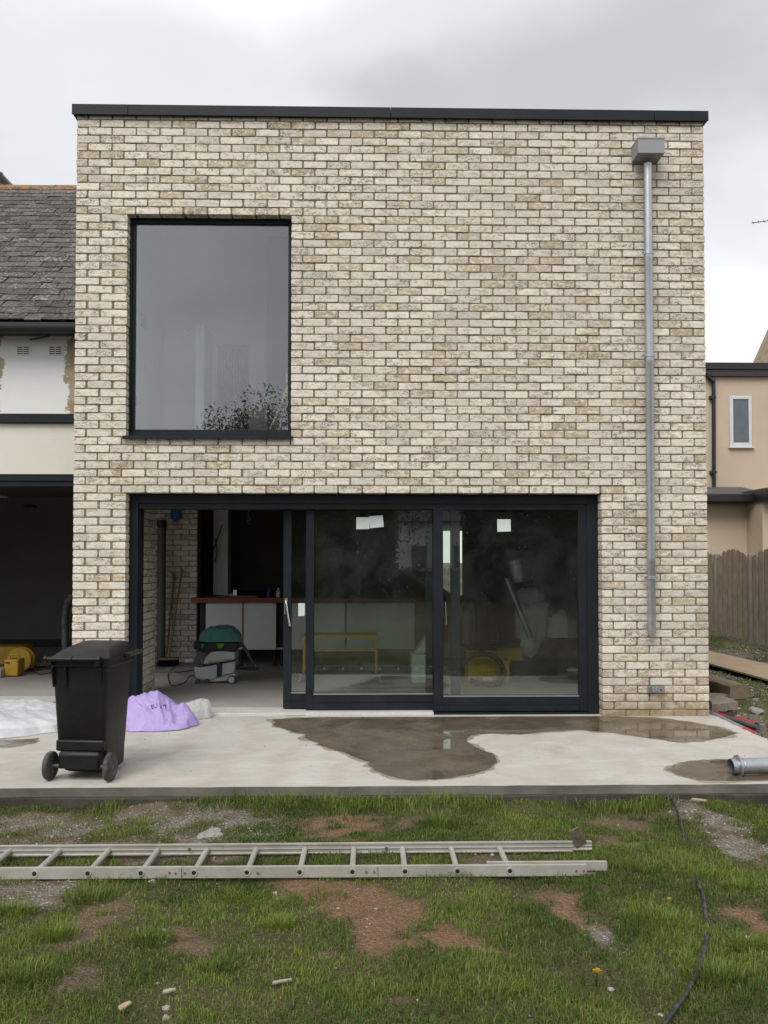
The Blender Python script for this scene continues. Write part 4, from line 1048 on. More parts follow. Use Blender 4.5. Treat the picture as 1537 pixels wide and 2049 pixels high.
for z, w, d, yc in ((.850, .425, .51, .262), (.862, .432, .52, .265), (.872, .428, .515, .265), (.885, .38, .45, .27), (.903, .34, .39, .28), (.91, .29, .33, .285)):
    lid.append([(x, y, zz2 + (.045 if z > .88 else .0) * (y + .03) / .55) for x, y, zz2 in ringrect(w, d, yc, z, .045)])
lo = loft(lid).build('lid', 'bin_plastic', bin_, sharp=28)
b = B(); b.box(-.06, .06, .535, .575, .868, .885); b.prism([(.18, .83), (.25, .848), (.262, .882), (.18, .868)], .28, .54); b.build('lid_lip', 'bin_plastic', lo, bevel=.004)
b = B(); b.tube([(-.22, -.025, .862), (.165, -.025, .862)], .0165, 14); b.build('hinge_bar', 'bin_plastic', bin_, sharp=60)
for x_ in (-.22, -.04, .160):
    b = B(); b.lathe([(.014, -.008), (.023, -.007), (.023, .007), (.014, .008)], (x_, -.025, .862), (1, 0, 0), 16); h_ = b.build('hinge_collar', 'bin_plastic', bin_)
b = B()
for x_ in (-.212, .13): b.box(x_, x_ + .03, -.03, .03, .815, .855)
b.build('hinge_bracket', 'bin_plastic', bin_, bevel=.006); C_ = bpy.context
o = bin_.children[-1]; tag(o, kind='stuff')
for x_, z0_ in ((-.19, .66), (-.095, .66), (.15, .69)):
    b = B(); b.prism([(-.02, .80), (.022, .80), (.030, z0_), (.016, z0_)], x_, x_ + .012, axis='x'); b.build('rib', 'bin_plastic', bin_, bevel=.003)
b = B(); b.prism([(.012, .085), (.012, .19), (.03, .205), (.30, .205), (.30, .085)], -.145, .145, axis='x'); b.build('axle_housing', 'bin_plastic', bin_, bevel=.012)
b = B(); b.box(-.172, .172, .030, .07, .205, .285); b.build('step_panel', 'bin_plastic', bin_, bevel=.012)
b = B(); b.tube([(-.225, .045, .10), (.225, .045, .10)], .013, 12); b.build('axle', 'hub_grey', bin_)
for sx_ in (-1, 1):
    c_ = (sx_ * .213, .045, .10)
    b = B(); b.lathe([(.070, -.016), (.090, -.0175), (.098, -.015), (.100, -.011), (.100, .011), (.098, .015), (.090, .0175), (.070, .016)], c_, (1, 0, 0), 40); wv = b.build('wheel', 'rubber', bin_, sharp=50)
    b = B(); b.lathe([(.0, sx_ * .008), (.058, sx_ * .008), (.062, sx_ * .014), (.068, sx_ * .018), (.0705, sx_ * .0185), (.0705, -sx_ * .017), (.062, -sx_ * .012), (.0, -sx_ * .010)], c_, (1, 0, 0), 36, cap=False); b.build('hub', 'hub_grey', wv)
    b = B(); b.lathe([(.018, sx_ * .0085), (.018, sx_ * .021), (.004, sx_ * .024)], c_, (1, 0, 0), 16); b.build('hub_cap', 'hub_grey', wv)

# ------------------------------------------------------------------ plastic bags and sheets
def crumple(name, c, a, bb_, hfun, seed, mat_, amp=.03, rot=0.0, nr_=26, na=76, label=None, cat=None, group=None, wob=.16, z0=.003, sc=5.0, fold=0.0, sharp=24, edge_p=4.5):
    """a crumpled sheet or bag: folded dome over an uneven outline, creased by ridged noise"""
    c = Vector(c); q_ = Vector((seed * 3.7, seed * 1.3, seed * .7)); bb = B(); ca_, sa_ = math.cos(rot), math.sin(rot)
    ridge = lambda x, y, s: 1 - abs(noise.noise(Vector((x * s, y * s, 0)) + q_)) * 2
    vs_ = []
    for i in range(nr_ + 1):
        r_ = i / nr_
        for k in range(na):
            an = 2 * math.pi * k / na
            wob_ = 1 + wob * noise.noise(Vector((math.cos(an) * 1.6, math.sin(an) * 1.6, seed))) + wob * .6 * noise.noise(Vector((math.cos(an) * 5, math.sin(an) * 5, seed + 4)))
            x, y = a * r_ * wob_ * math.cos(an), bb_ * r_ * wob_ * math.sin(an)
            env = (1 - r_ ** edge_p)
            wx = x + .05 * noise.noise(Vector((x * 4, y * 4, 1)) + q_); wy = y + .05 * noise.noise(Vector((x * 4, y * 4, 7)) + q_)
            cr_ = .6 * ridge(wx * 1.0, wy * .7, sc) + .3 * ridge(wx, wy, sc * 2.3) + .16 * ridge(wx, wy, sc * 5)
            h = hfun(x, y) * (env ** .5) + amp * (cr_ - .45) * min(1, env * 2.2 + .12)
            if fold:
                fx_, fy_ = wx * 7 + seed, wy * 7 + seed * 2
                dd, pp = noise.voronoi(Vector((fx_, fy_, seed)))
                h += fold * (dd[1] - dd[0] - .35) * min(1, env * 2)
            if r_ > .97: h = 0.0 + .2 * amp * max(0, cr_)
            vs_.append((c.x + x * ca_ - y * sa_, c.y + x * sa_ + y * ca_, z0 + max(h, 0)))
    fs = []
    for i in range(nr_):
        for k in range(na):
            q0, q1, q2, q3 = i * na + k, i * na + (k + 1) % na, (i + 1) * na + (k + 1) % na, (i + 1) * na + k
            if i == 0: fs.append((q0, q2, q3))
            else: fs += [(q0, q1, q2), (q0, q2, q3)] if (i + k) % 2 else [(q0, q1, q3), (q1, q2, q3)]
    bb.add(vs_, fs)
    o_ = bb.build(name, mat_, sharp=sharp)
    return tag(o_, label, cat, group)
g0 = G(300, 1452, 0)
g0 = Vector((G(303, 1462, 0).x, G(303, 1462, 0).y + .20, 0))
ang = R(10)
def bag_h(x, y):
    H_ = float(np.interp(x, [-.36, -.24, -.12, .02, .10, .17, .27, .36], [.12, .23, .27, .265, .225, .165, .15, .07]))
    v_ = min(1, max(0, (y / .25 + 1.0) / 1.25))
    return H_ * v_ ** .62
bag = crumple('plastic_bag', g0, .36, .26, bag_h, 3, 'purple_bag', .06, ang, edge_p=9,
              label='crumpled lilac plastic bag with black print lying beside the wheelie bin', cat='plastic bag', sc=3.6, nr_=30, na=84, fold=.035, sharp=16)
g1 = Vector((G(385, 1440, 0).x, G(385, 1440, 0).y + .10, 0))
crumple('plastic_bag', g1, .17, .12, lambda x, y: max(.05, .14 + .22 * x), 8, 'clear_bag', .05, R(12), 14, 44, sharp=10, fold=.03, label='small translucent white plastic bag at the right end of the lilac bag', cat='plastic bag', sc=7)
g2 = G(18, 1452, 0)
crumple('plastic_sheet', (g2.x - .12, g2.y + .02, 0), .78, .62, lambda x, y: .075 + .05 * math.sin(x * 3 + 1) + .10 * max(0, y) - .03 * y, 5, 'white_film', .035, R(8), nr_=40, na=130,
        label='large crumpled white plastic sheet spread on the slab behind the bin', cat='plastic sheet', sc=2.4, wob=.14, sharp=18, fold=.015)
# black print on the lilac bag
dg = bpy.context.evaluated_depsgraph_get()
bvh = BVHTree.FromObject(bag, dg)
prints = B()
for txt, px0, py0, size, rot in (('ACew', 258, 1428, .055, -38), ('EU', 309, 1414, .05, 18), ('5', 322, 1415, .04, -10), ('A', 330, 1412, .05, -30), ('T', 249, 1433, .04, 20)):
    me = textobj(txt, size, 't')
    d0 = Vector(_ray(px0, py0).tolist()).normalized(); o0 = Vector(_C.tolist())
    hit = bvh.ray_cast(o0, d0)
    if hit[0] is None: continue
    rt_, up_ = Vector(_rt.tolist()), Vector(_up.tolist())
    cr_, sr_ = math.cos(R(rot)), math.sin(R(rot))
    vs_, ok = [], True
    for v in me.vertices:
        x, y = v.co.x * cr_ - v.co.y * sr_, v.co.x * sr_ + v.co.y * cr_
        tgt = hit[0] + rt_ * x + up_ * y
        h2 = bvh.ray_cast(o0, (tgt - o0).normalized())
        if h2[0] is None: ok = False; break
        nn = h2[1] if h2[1].dot(d0) < 0 else -h2[1]
        vs_.append(h2[0] + nn * .003 - d0 * .002)
    if ok: prints.add(vs_, [tuple(pl.vertices) for pl in me.polygons])
    bpy.data.meshes.remove(me)
if prints.v:
    o = prints.build('lettering', 'ink', bag, smooth=False); tag(o, kind='stuff')
# turquoise film scraps along the threshold
for k, (a0, a1, w_) in enumerate((((-20, 1407), (52, 1402), .05), ((10, 1414), (60, 1414), .03))):
    pa, pb = G(*a0, .04), G(*a1, .04); bb = B(); vs_ = []
    for i in range(16):
        t_ = i / 15; c_ = pa.lerp(pb, t_)
        for s_ in (-1, 1): vs_.append((c_.x, c_.y + s_ * w_ * (.6 + .5 * noise.noise(Vector((i * .9, s_, k)))), .033 + .02 * abs(noise.noise(Vector((i * .7, s_ * 3, 5 + k))))))
    bb.add(vs_, [(2 * i, 2 * i + 2, 2 * i + 3, 2 * i + 1) for i in range(15)])
    o = bb.build('film_strip', 'cyan', smooth=False); m = o.modifiers.new('thickness', 'SOLIDIFY'); m.thickness = .003
    tag(o, ('wider strip of torn turquoise film along the left threshold', 'thin scrap of turquoise film in front of the wider strip')[k], 'film')

# ------------------------------------------------------------------ aluminium ladder lying on the grass
LZ = GZ + .012
na_, nb__ = G(0, 1758, LZ), G(1173, 1751, LZ)
fa_, fb2 = G(0, 1713, LZ), G(1145, 1703, LZ)
dirn = (nb__ - na_).normalized(); 
lad = thing('ladder', ((na_ + nb__) / 2 + (fa_ + fb2) / 2) / 2, 'long aluminium extension ladder lying flat on the grass', 'ladder')
RH = .053
def rail(pa, pb, h, w, z, side, name, mat_='alu'):
    d = (pb - pa).normalized(); nn = Vector((-d.y, d.x, 0)); bb = B()
    prof = [(-w / 2, 0), (w / 2, 0), (w / 2, .006), (w / 2 - .004, .009), (w / 2 - .004, h * .44), (w / 2, h * .46), (w / 2, h * .54), (w / 2 - .004, h * .56), (w / 2 - .004, h - .009), (w / 2, h - .006), (w / 2, h), (-w / 2, h)]
    k = len(prof)
    vs_ = [p_ + nn * a * side + Vector((0, 0, b_)) for p_ in (Vector((pa.x, pa.y, z)), Vector((pb.x, pb.y, z))) for a, b_ in prof]
    bb.add(vs_, [tuple(range(k)), tuple(range(2 * k - 1, k - 1, -1))] + [(i, i + k, (i + 1) % k + k, (i + 1) % k) for i in range(k)])
    return bb.build(name, mat_, lad, smooth=False)
nn_ = Vector((-dirn.y, dirn.x, 0))
ext_ = dirn * .8
near_r = rail(na_ - ext_, nb__, RH, .022, LZ, 1, 'rail')
far_r = rail(fa_ - ext_, fb2, RH, .022, LZ, -1, 'rail')
for (qa, qb, sd_) in ((G(1173, 1745, LZ), G(1215, 1745, LZ), 1), (G(1145, 1702, LZ), G(1183, 1701, LZ), -1)):
    rail(qa - dirn * .5 + nn_ * (.008 * sd_), qb + nn_ * (.008 * sd_), RH * .86, .020, LZ + .006, sd_, 'inner_rail')
sp = None
rx = [G(v, 1746, LZ) for v in (83, 187, 291, 395, 499, 603, 707, 810, 914, 1017, 1118)]
step = (rx[9] - rx[0]).length / 9
zc = LZ + RH * .5
for k in range(-4, 11):
    c_ = na_ + dirn * ((rx[0] - na_).dot(dirn) + step * k)
    if k == 10: continue
    far_ = fa_ + dirn * ((c_ - fa_).dot(dirn))
    p0 = Vector((c_.x, c_.y, zc)) - nn_ * .016; p1 = Vector((far_.x, far_.y, zc)) + nn_ * .004
    b = B(); b.tube([p0 + nn_ * .01, p1], .0145, 8); rg = b.build('rung', 'alu', lad, sharp=20)
    b = B(); b.lathe([(.011, .0), (.017, -.001), (.0185, .001), (.0185, .003)], p0 + nn_ * .002, nn_, 18, cap=False); b.build('rung_collar', 'alu', rg)
    b = B(); b.lathe([(.0115, .0), (.0115, .001)], p0 + nn_ * .0022, nn_, 16); b.build('rung_hole', 'black_gap', rg)
for v, zf in ((347, .55), (359, .5), (377, .5), (733, .5), (749, .5), (1148, .5), (1163, .5), (520, .45)):
    c_ = G(v, 1745, LZ); c_ = na_ + dirn * ((c_ - na_).dot(dirn)); p_ = Vector((c_.x, c_.y, LZ + RH * zf)) - nn_ * .0125
    b = B(); b.lathe([(.006, 0), (.005, .004)], p_, -nn_, 10); b.build('rivet', 'worn_steel', near_r)
for v in (371, 756):
    c_ = G(v, 1745, LZ); c_ = na_ + dirn * ((c_ - na_).dot(dirn)); b = B()
    M_ = Matrix.Translation((c_.x, c_.y, LZ)) @ Matrix(((dirn.x, nn_.x, 0, 0), (dirn.y, nn_.y, 0, 0), (0, 0, 1, 0), (0, 0, 0, 1)))
    b.box(-.001, .001, -.0138, -.0125, .002, RH - .002, M_); b.build('joint', 'black_gap', near_r)
for v in (385, 773):
    c_ = G(v, 1703, LZ); c_ = fa_ + dirn * ((c_ - fa_).dot(dirn)); b = B(); b.lathe([(.010, 0), (.009, .005)], Vector((c_.x, c_.y, LZ + RH * .62)) - nn_ * .013, -nn_, 8); b.build('bolt', 'rust', far_r)
c_ = G(1154, 1701, LZ); c_.z = LZ + .075
M_ = Matrix.Translation(c_ - nn_ * .03) @ Matrix.Rotation(R(62), 4, 'Y') @ Matrix.Rotation(R(12), 4, 'Z')
b = B(); b.box(-.06, .05, -.004, .004, -.032, .032, M_); br = b.build('hook_plate', 'worn_steel', lad, bevel=.004)
b = B(); b.lathe([(.012, 0), (.010, .007)], M_ @ Vector((-.012, -.004, .0)), -nn_, 8); b.build('bolt', 'rust', br)
c_ = G(1189, 1735, LZ); b = B(); b.lathe([(.011, 0), (.009, .008)], Vector((c_.x, c_.y, LZ + RH * .55)) - nn_ * .005, -nn_, 8); b.build('bolt', 'rust', lad)
c_ = G(1182, 1757, LZ); b = B(); M_ = Matrix.Translation((c_.x, c_.y + .02, LZ)) @ Matrix(((dirn.x, nn_.x, 0, 0), (dirn.y, nn_.y, 0, 0), (0, 0, 1, 0), (0, 0, 0, 1)))
b.box(-.03, .03, -.005, .003, -.02, .02, M_); b.build('hook_plate', 'worn_steel', lad, bevel=.003)

# ------------------------------------------------------------------ inside: kitchen counter, vacuum, brooms, trestle, crates
YK = 3.55
kz = PZ(1196, YK, 500)
cnt = thing('kitchen_counter', (P(480, 1300, YK).x, YK, .018), 'half-built kitchen counter with a reddish hardwood worktop and white panels', 'counter')
b = B(); b.box(PX(384, YK, 1200), PX(875, YK, 1200), YK - .06, YK + .62, kz - .065, kz); b.build('worktop', 'red_wood', cnt, bevel=.004)
z1_, z0_ = kz - .07, PZ(1300, YK, 500)
xs = [411, 484, 487, 552, 582, 690, 694, 830]
for k in range(0, 8, 2):
    b = B(); b.box(PX(xs[k], YK, 1250), PX(xs[k + 1], YK, 1250), YK + .02, YK + .04, z0_, z1_); b.build('panel', 'white_unit', cnt, bevel=.002)
b = B(); b.box(PX(484.4, YK, 1250), PX(486.6, YK, 1250), YK + .012, YK + .03, z0_, z1_); b.build('edge_strip', 'broom_wood', cnt)
b = B(); b.box(PX(552.5, YK, 1250), PX(581, YK, 1250), YK + .10, YK + .5, z0_, z1_); b.build('dark_infill', 'dark_board', cnt)
b = B(); b.box(PX(411, YK, 1250), PX(830, YK, 1250), YK + .045, YK + .6, z0_ - .001, z0_ + .018); b.build('base_shelf', 'white_unit', cnt)
for v in (403, 480, 548, 562, 640, 720, 810):
    b = B(); x_ = PX(v, YK, 1310); b.lathe([(.035, 0), (.035, .012), (.018, .02), (.018, z0_ - .02)], (x_, YK + .12, .018), (0, 0, 1), 12); b.build('leg', 'black_plastic', cnt)
b = B(); b.box(PX(400, YK + .1, 1250), PX(409, YK + .1, 1250), YK + .1, YK + .45, .02, z1_); b.build('end_post', 'dark_board', cnt)
YW = 4.5
t = thing('wall_unit', (PX(440, YW), YW, 1.2), 'tall narrow white wall unit hanging above the worktop', 'cupboard')
b = B(); b.box(PX(427, YW, 1100), PX(456, YW, 1100), YW, YW + .5, PZ(1190, YW, 440), 2.318); b.build('side_panel', 'white_unit', t)
b = B(); b.box(PX(457, YW, 1100), PX(575, YW, 1100), YW + .3, YW + .34, 1.0, 2.318); b.build('dark_opening_panel', 'dark_board', t)  # near-black panel stands in for the unlit opening above the worktop
b = B(); b.box(PX(400, YW, 1100), PX(426, YW, 1100), YW + .2, YW + .4, .02, 2.318); b.build('dark_column', 'dark_board', t)
t = tag(B().tube(smooth_path([P(430, 1075, YW - .05), P(434, 1098, YW - .06), P(433, 1118, YW - .06), P(426, 1124, YW - .06), P(424, 1104, YW - .06), P(431, 1090, YW - .06), P(445, 1050, YW - .06)]), .008, 6).build('cable_coil', 'black_plastic'), 'loop of black cable hanging against the white wall unit', 'cable')
t = tag(B().tube(smooth_path([P(499, 1016, 3.6), P(497, 1032, 3.6), P(501, 1040, 3.6), P(496, 1042, 3.6), P(500, 1050, 3.6)]), .009, 6).build('hanging_wire', 'grey_plaster'), 'grey wires hanging from the ceiling over the worktop', 'wire')
for k, (v, h_, m_, lab) in enumerate(((538, 18, 'blue', 'small blue bottle on the worktop'), (557, 15, 'white_unit', 'small white bottle on the worktop by the door edge'))):
    t = thing('bottle', (PX(v, YK + .2, 1190), YK + .2, kz), lab, 'bottle')
    b = B(); b.lathe([(.03, 0), (.03, .075), (.012, .10), (.012, .105)], (PX(v, YK + .2, 1190), YK + .2, kz + .001), (0, 0, 1), 14); b.build('container', m_, t)
    b = B(); b.lathe([(.014, 0), (.014, .018)], (PX(v, YK + .2, 1190), YK + .2, kz + .107), (0, 0, 1), 12); b.build('cap', m_, t)
b = B(); b.box(PX(460, YK + .1, 1190), PX(515, YK + .1, 1190), YK + .05, YK + .2, kz + .001, kz + .022); tag(b.build('offcut_board', 'broom_wood'), 'thin wooden offcut lying on the reddish worktop', 'board')
# grey soil pipe in the corner, wrapped at its foot
cp = G(324, 1328, .018)
t = thing('soil_pipe', (cp.x, cp.y, .018), 'grey plastic waste pipe standing in the brick corner', 'pipe')
b = B(); b.lathe([(.058, 0), (.058, PZ(1043, cp.y, 325))], (cp.x, cp.y - .05, .018), (0, 0, 1), 20); b.build('tube', 'hub_grey', t)
b = B(); b.lathe([(.066, 0), (.066, .09)], (cp.x, cp.y - .05, PZ(1056, cp.y, 325)), (0, 0, 1), 20); b.build('collar', 'black_plastic', t)
c_ = P(352, 1030, 4.0)
t = crumple('blue_sheet', (0, 0, 0), .075, .10, lambda x, y: .035, 12, 'blue', .02, 0, nr_=8, na=24, label='blue plastic scrap hanging high against the inner brick wall', cat='plastic sheet'); t.location = c_; t.rotation_euler = (R(90), 0, 0)
# brooms against the return wall
def broom(name, foot, top, label, head):
    t_ = thing(name, tuple(foot), label, 'broom', 'brooms leaning on the inner brick wall')
    bb = B(); bb.tube([foot + Vector((0, 0, .10)), top], .0135, 10); bb.build('handle', 'broom_wood', t_)
    if head:
        bb = B(); x0_, x1_ = PX(316, foot.y, 1325), PX(360, foot.y, 1325); z_ = .018
        bb.box(x0_ + .02, x1_ - .02, foot.y - .04, foot.y + .04, z_ + .085, z_ + .115); bb.build('head', 'broom_wood', t_, bevel=.006)
        q_ = random.Random(9); bb = B()
        for i in range(170):
            x = q_.uniform(x0_ + .02, x1_ - .02); y = foot.y + q_.uniform(-.036, .036); k_ = (x - (x0_ + x1_) / 2) * .22
            bb.tube([(x, y, z_ + .088), (x + k_ + q_.uniform(-.012, .012), y + (y - foot.y) * .5 + q_.uniform(-.01, .01) - .01, z_ + .001)], .004, 3, cap=False)
        o_ = bb.build('bristles', 'black_plastic', t_, smooth=False); tag(o_, kind='stuff')
    else:
        bb = B(); bb.lathe([(.02, 0), (.02, .08), (.014, .10)], foot, (0, 0, 1), 10); bb.build('socket', 'black_plastic', t_)
fg = G(338, 1333, .018); fg2 = G(333, 1329, .018)
broom('broom', fg + Vector((0, 0, .02)), P(364.5, 1138, 4.02), 'taller wooden broom with a black bristle head inside the open doorway', True)
broom('broom', fg2, P(349, 1148, 4.03), 'shorter wooden pole leaning left of the taller broom', False)
# vacuum extractor
fv = G(430, 1368, .018); YV = fv.y
kx = (YV + CDIST) / FPX / 7.685
vac = thing('dust_extractor', (fv.x, YV, .018), 'grey workshop dust extractor with black top, green latch and wheels', 'vacuum cleaner')
vx = lambda cx2: P(360 + cx2 / 7.685, 1368, YV).x
vz = lambda cy2: .018 + (1000 - cy2) * kx
def vp(pts, ya, yb, name, mat_, bevel=.008, parent=vac, zs=0):
    bb = B(); bb.prism([(vx(a), vz(b_) + zs) for a, b_ in pts], YV + ya, YV + yb); return bb.build(name, mat_, parent, bevel=bevel)
vp([(212, 745), (226, 915), (330, 950), (450, 958), (705, 875), (832, 845), (842, 665), (560, 705), (350, 748), (300, 758)], .02, .34, 'tub', 'vac_grey', .014)
vp([(352, 712), (360, 660), (385, 610), (440, 545), (480, 518), (600, 506), (838, 520), (842, 640), (560, 690)], .015, .345, 'upper_shell', 'vac_grey', .014)
vp([(200, 690), (215, 630), (245, 560), (262, 500), (440, 530), (400, 580), (370, 640), (350, 735), (300, 754), (230, 735)], .022, .338, 'control_panel', 'hub_grey', .01)
vp([(208, 372), (880, 378), (878, 470), (840, 515), (690, 500), (600, 498), (470, 512), (430, 548), (270, 500), (205, 470)], .0, .36, 'top_deck', 'black_plastic', .012)
vp([(346, 742), (840, 664), (840, 648), (346, 718)], .012, .03, 'seal', 'black_plastic', .003)
vp([(568, 700), (650, 688), (642, 888), (562, 902)], .006, .024, 'strap', 'navy', .003)
vp([(560, 388), (676, 388), (670, 432), (610, 472), (570, 432)], -.008, .004, 'latch', 'green', .004)
vp([(340, 392), (362, 392), (350, 462), (332, 462)], -.006, .004, 'latch', 'green', .003)
vp([(310, 665), (340, 630), (352, 640), (330, 680)], .008, .03, 'switch', 'green', .003)
vp([(455, 955), (705, 880), (840, 850), (845, 930), (700, 970), (450, 985)], .03, .33, 'base', 'vac_grey', .01)
vp([(440, 330), (600, 250), (660, 330), (660, 378), (440, 378)], .06, .3, 'motor_cowl', 'black_plastic', .02)
vp([(488, 310), (580, 300), (575, 365), (488, 368)], .045, .062, 'dial', 'red_band', .006)
for (wx_, wz_, r_, dp, rim) in ((793, 925, 62, .03, True), (410, 990, 36, .02, False), (268, 955, 36, .03, False)):
    c_ = (vx(wx_), YV + .0, .018 + r_ * kx)
    b = B(); b.lathe([(r_ * kx * .55, -.014), (r_ * kx, -.012), (r_ * kx, .03), (r_ * kx * .55, .032)], c_, (0, 1, 0), 24); w_ = b.build('wheel', 'rubber', vac)
    b = B(); b.lathe([(r_ * kx * .02, -.018), (r_ * kx * .74, -.018), (r_ * kx * .78, -.012)], c_, (0, 1, 0), 24); b.build('rim', 'vac_grey' if rim else 'hub_grey', w_)
for txt, cx2, cy2, sz in (('FESTOOL', 508, 672, .026), ('CLEANTEC', 700, 640, .022)):
    me = textobj(txt, sz, 't'); o = bpy.data.objects.new('lettering', me); COL.objects.link(o); me.materials.append(MAT['ink'])
    o.rotation_euler = (R(90), R(-4), 0); o.location = (vx(cx2), YV + .0125, vz(cy2)); attach(o, vac); tag(o, kind='stuff')
b = B(); b.tube(smooth_path([(vx(850), YV + .1, vz(385)), (vx(930), YV + .1, vz(420)), (vx(1020), YV + .08, vz(540)), (vx(1090), YV + .06, vz(660)), (vx(1170), YV + .04, vz(760)), (vx(1150), YV + .1, vz(790) - .0), (vx(1000), YV + .16, vz(800)), (vx(830), YV + .2, vz(790))]), .021, 10); b.build('suction_hose', 'black_ribbed', vac)
b = B(); b.tube(smooth_path([(vx(215), YV + .05, vz(892)), (vx(140), YV + .04, vz(890)), (vx(90), YV - .0, vz(940) - .02)] + [tuple(G(a, c2, .022)) for a, c2 in ((358, 1370), (345, 1372), (338, 1362), (337, 1350), (342, 1341))] + [tuple(P(368, 1325, YV + .15))]), .0065, 8); b.build('power_cord', 'black_plastic', vac)
b = B(); b.tube([P(371, 1323, YV + .15), P(388, 1322, YV + .15)], .02, 10); b.build('plug', 'vac_grey', vac)
b = B(); b.tube(smooth_path([G(312, 1345, .022), G(330, 1345, .022), G(360, 1345, .022), G(388, 1341, .022)]), .008, 8); tag(b.build('floor_cable', 'black_plastic'), 'thin dark cable trailing over the floor left of the dust extractor', 'cable')
tc_ = crumple('cleaning_cloth', (vx(600), YV + .16, vz(372)), .255, .18, lambda x, y: .175 - .55 * x * x, 17, 'teal_cloth', .035, R(-3), nr_=18, na=60, label='teal cloth draped over the top of the dust extractor', cat='cloth', sc=8, wob=.1, z0=0)
tc_.location = (0, 0, 0)
for v in tc_.data.vertices: v.co.z += vz(372) + .0
# yellow trestle on castors behind the middle pane
YR = G(680, 1366, .018).y
t = thing('trestle', (PX(680, YR), YR, .018), 'yellow wooden trestle on castor feet behind the middle glass pane', 'trestle')
tx0, tx1 = PX(608, YR, 1300), PX(754, YR, 1300)
for za, zb, nm in ((1271, 1277, 'top_rail'), (1299, 1303, 'lower_rail')):
    b = B(); b.box(tx0, tx1, YR - .02, YR + .02, PZ(zb, YR), PZ(za, YR)); b.build(nm, 'yellow', t, bevel=.003)
b = B(); b.box(tx0, tx1, YR + .02, YR + .30, PZ(1273, YR), PZ(1270, YR)); b.build('top_board', 'yellow', t)
for v in (608.5, 753):
    x_ = PX(v, YR, 1300)
    for dy_ in (0, .30):
        b = B(); b.box(x_ - .014, x_ + .014, YR + dy_ - .018, YR + dy_ + .018, .13, PZ(1272, YR)); lg = b.build('leg', 'yellow', t, bevel=.002)
        b = B(); b.tube([(x_ + (.04 if v > 700 else -.04), YR + dy_, .14), (x_ + (.05 if v > 700 else -.05), YR + dy_, .02)], .012, 8); b.build('castor_stem', 'chrome', lg)
        b = B(); b.box(x_ - .06, x_ + .06, YR + dy_ - .015, YR + dy_ + .015, .125, .15); b.build('foot_bracket', 'dark_board', lg)
YX = G(838, 1367, .018).y
t = thing('appliance_box', (PX(838, YX), YX, .018), 'pale upright appliance box near the right end of the middle pane', 'box')
b = B(); b.box(PX(824, YX, 1340), PX(856, YX, 1340), YX, YX + .45, .019, PZ(1310, YX)); b.build('casing', 'white_unit', t, bevel=.01)
b = B(); b.prism([(PX(832, YX, 1310), PZ(1309, YX)), (PX(854, YX, 1310), PZ(1309, YX)), (PX(854, YX, 1310), PZ(1276, YX))], YX + .1, YX + .4); b.build('sloped_lid', 'white_unit', t)
# crates
def crate(cx2, y, z, w, d, h, label, rz=0):
    t_ = thing('yellow_crate', (cx2, y, z), label, 'crate', 'yellow crates behind the right pane', rz=rz)
    bb = B(); bb.box(-w / 2, w / 2, 0, d, 0, .008); bb.build('base', 'yellow', t_)
    for (x0_, x1_, y0_, y1_) in ((-w / 2, w / 2, 0, .006), (-w / 2, w / 2, d - .006, d), (-w / 2, -w / 2 + .006, .006, d - .006), (w / 2 - .006, w / 2, .006, d - .006)):
        bb = B(); bb.box(x0_, x1_, y0_, y1_, .008, h); bb.build('side', 'yellow', t_, bevel=.001)
    bb = B(); frame = [(-w / 2 - .012, w / 2 + .012, -.012, -.001), (-w / 2 - .012, w / 2 + .012, d + .001, d + .012), (-w / 2 - .012, -w / 2 - .001, -.001, d + .001), (w / 2 + .001, w / 2 + .012, -.001, d + .001)]
    for fx_ in frame:
        bb = B(); bb.box(*fx_, h - .022, h + .002); bb.build('rim', 'yellow', t_, bevel=.002)
    for k in (-.3, 0, .3):
        bb = B(); bb.box(w * k - .005, w * k + .005, -.010, -.001, .005, h - .024); bb.build('rib', 'yellow', t_)
YC = G(975, 1369, .018).y
cw = PX(1019, YC, 1340) - PX(937, YC, 1340)
hc1, hc2 = PZ(1346, YC), PZ(1322, YC)
crate(PX(978, YC, 1340), YC, .019, cw, .32, hc1 - .02, 'lowest yellow crate, standing on the floor behind the right pane')
crate(PX(978, YC, 1340), YC + .004, hc1 + .006, cw, .32, hc2 - hc1 - .01, 'yellow crate stacked on the lowest one under the grey hose')
crate(PX(990, YC + .4, 1310), YC + .42, hc2 - .05, PX(1045, YC + .4, 1310) - PX(934, YC + .4, 1310), .35, PZ(1300, YC + .4) - hc2 + .03, 'widest yellow crate behind and above the stacked pair', rz=R(-6))
b = B(); b.box(PX(940, YC + .45), PX(1040, YC + .45), YC + .44, YC + .75, .019, hc2 - .055); tag(b.build('carton', 'dark_board', bevel=.004), 'dark carton carrying the widest yellow crate', 'box')
b = B(); xl_ = PX(966, YC, 1357); b.box(xl_, xl_ + .11, YC - .0125, YC - .0105, .06, .10); tag(b.build('crate_label', 'white_unit', smooth=False), 'small white label stuck on the lowest yellow crate', 'label')
b = B(); hp_ = smooth_path([P(926, 1328, YC - .1), P(940, 1314, YC - .12), P(962, 1308, YC - .14), P(985, 1313, YC - .15), (P(1003, 1330, YC - .16)), P(1007, 1350, YC - .16), P(998, 1366, YC - .17), P(980, 1371, YC - .2), P(958, 1368, YC - .22), P(942, 1362, YC - .24)], 8)
rs = [.032 + .0035 * math.sin(i * 2.1) for i in range(len(hp_))]
b.tube(hp_, rs, 12); tag(b.build('flexible_hose', 'black_ribbed', sharp=60), 'dark grey ribbed hose looped in front of the yellow crates', 'hose')
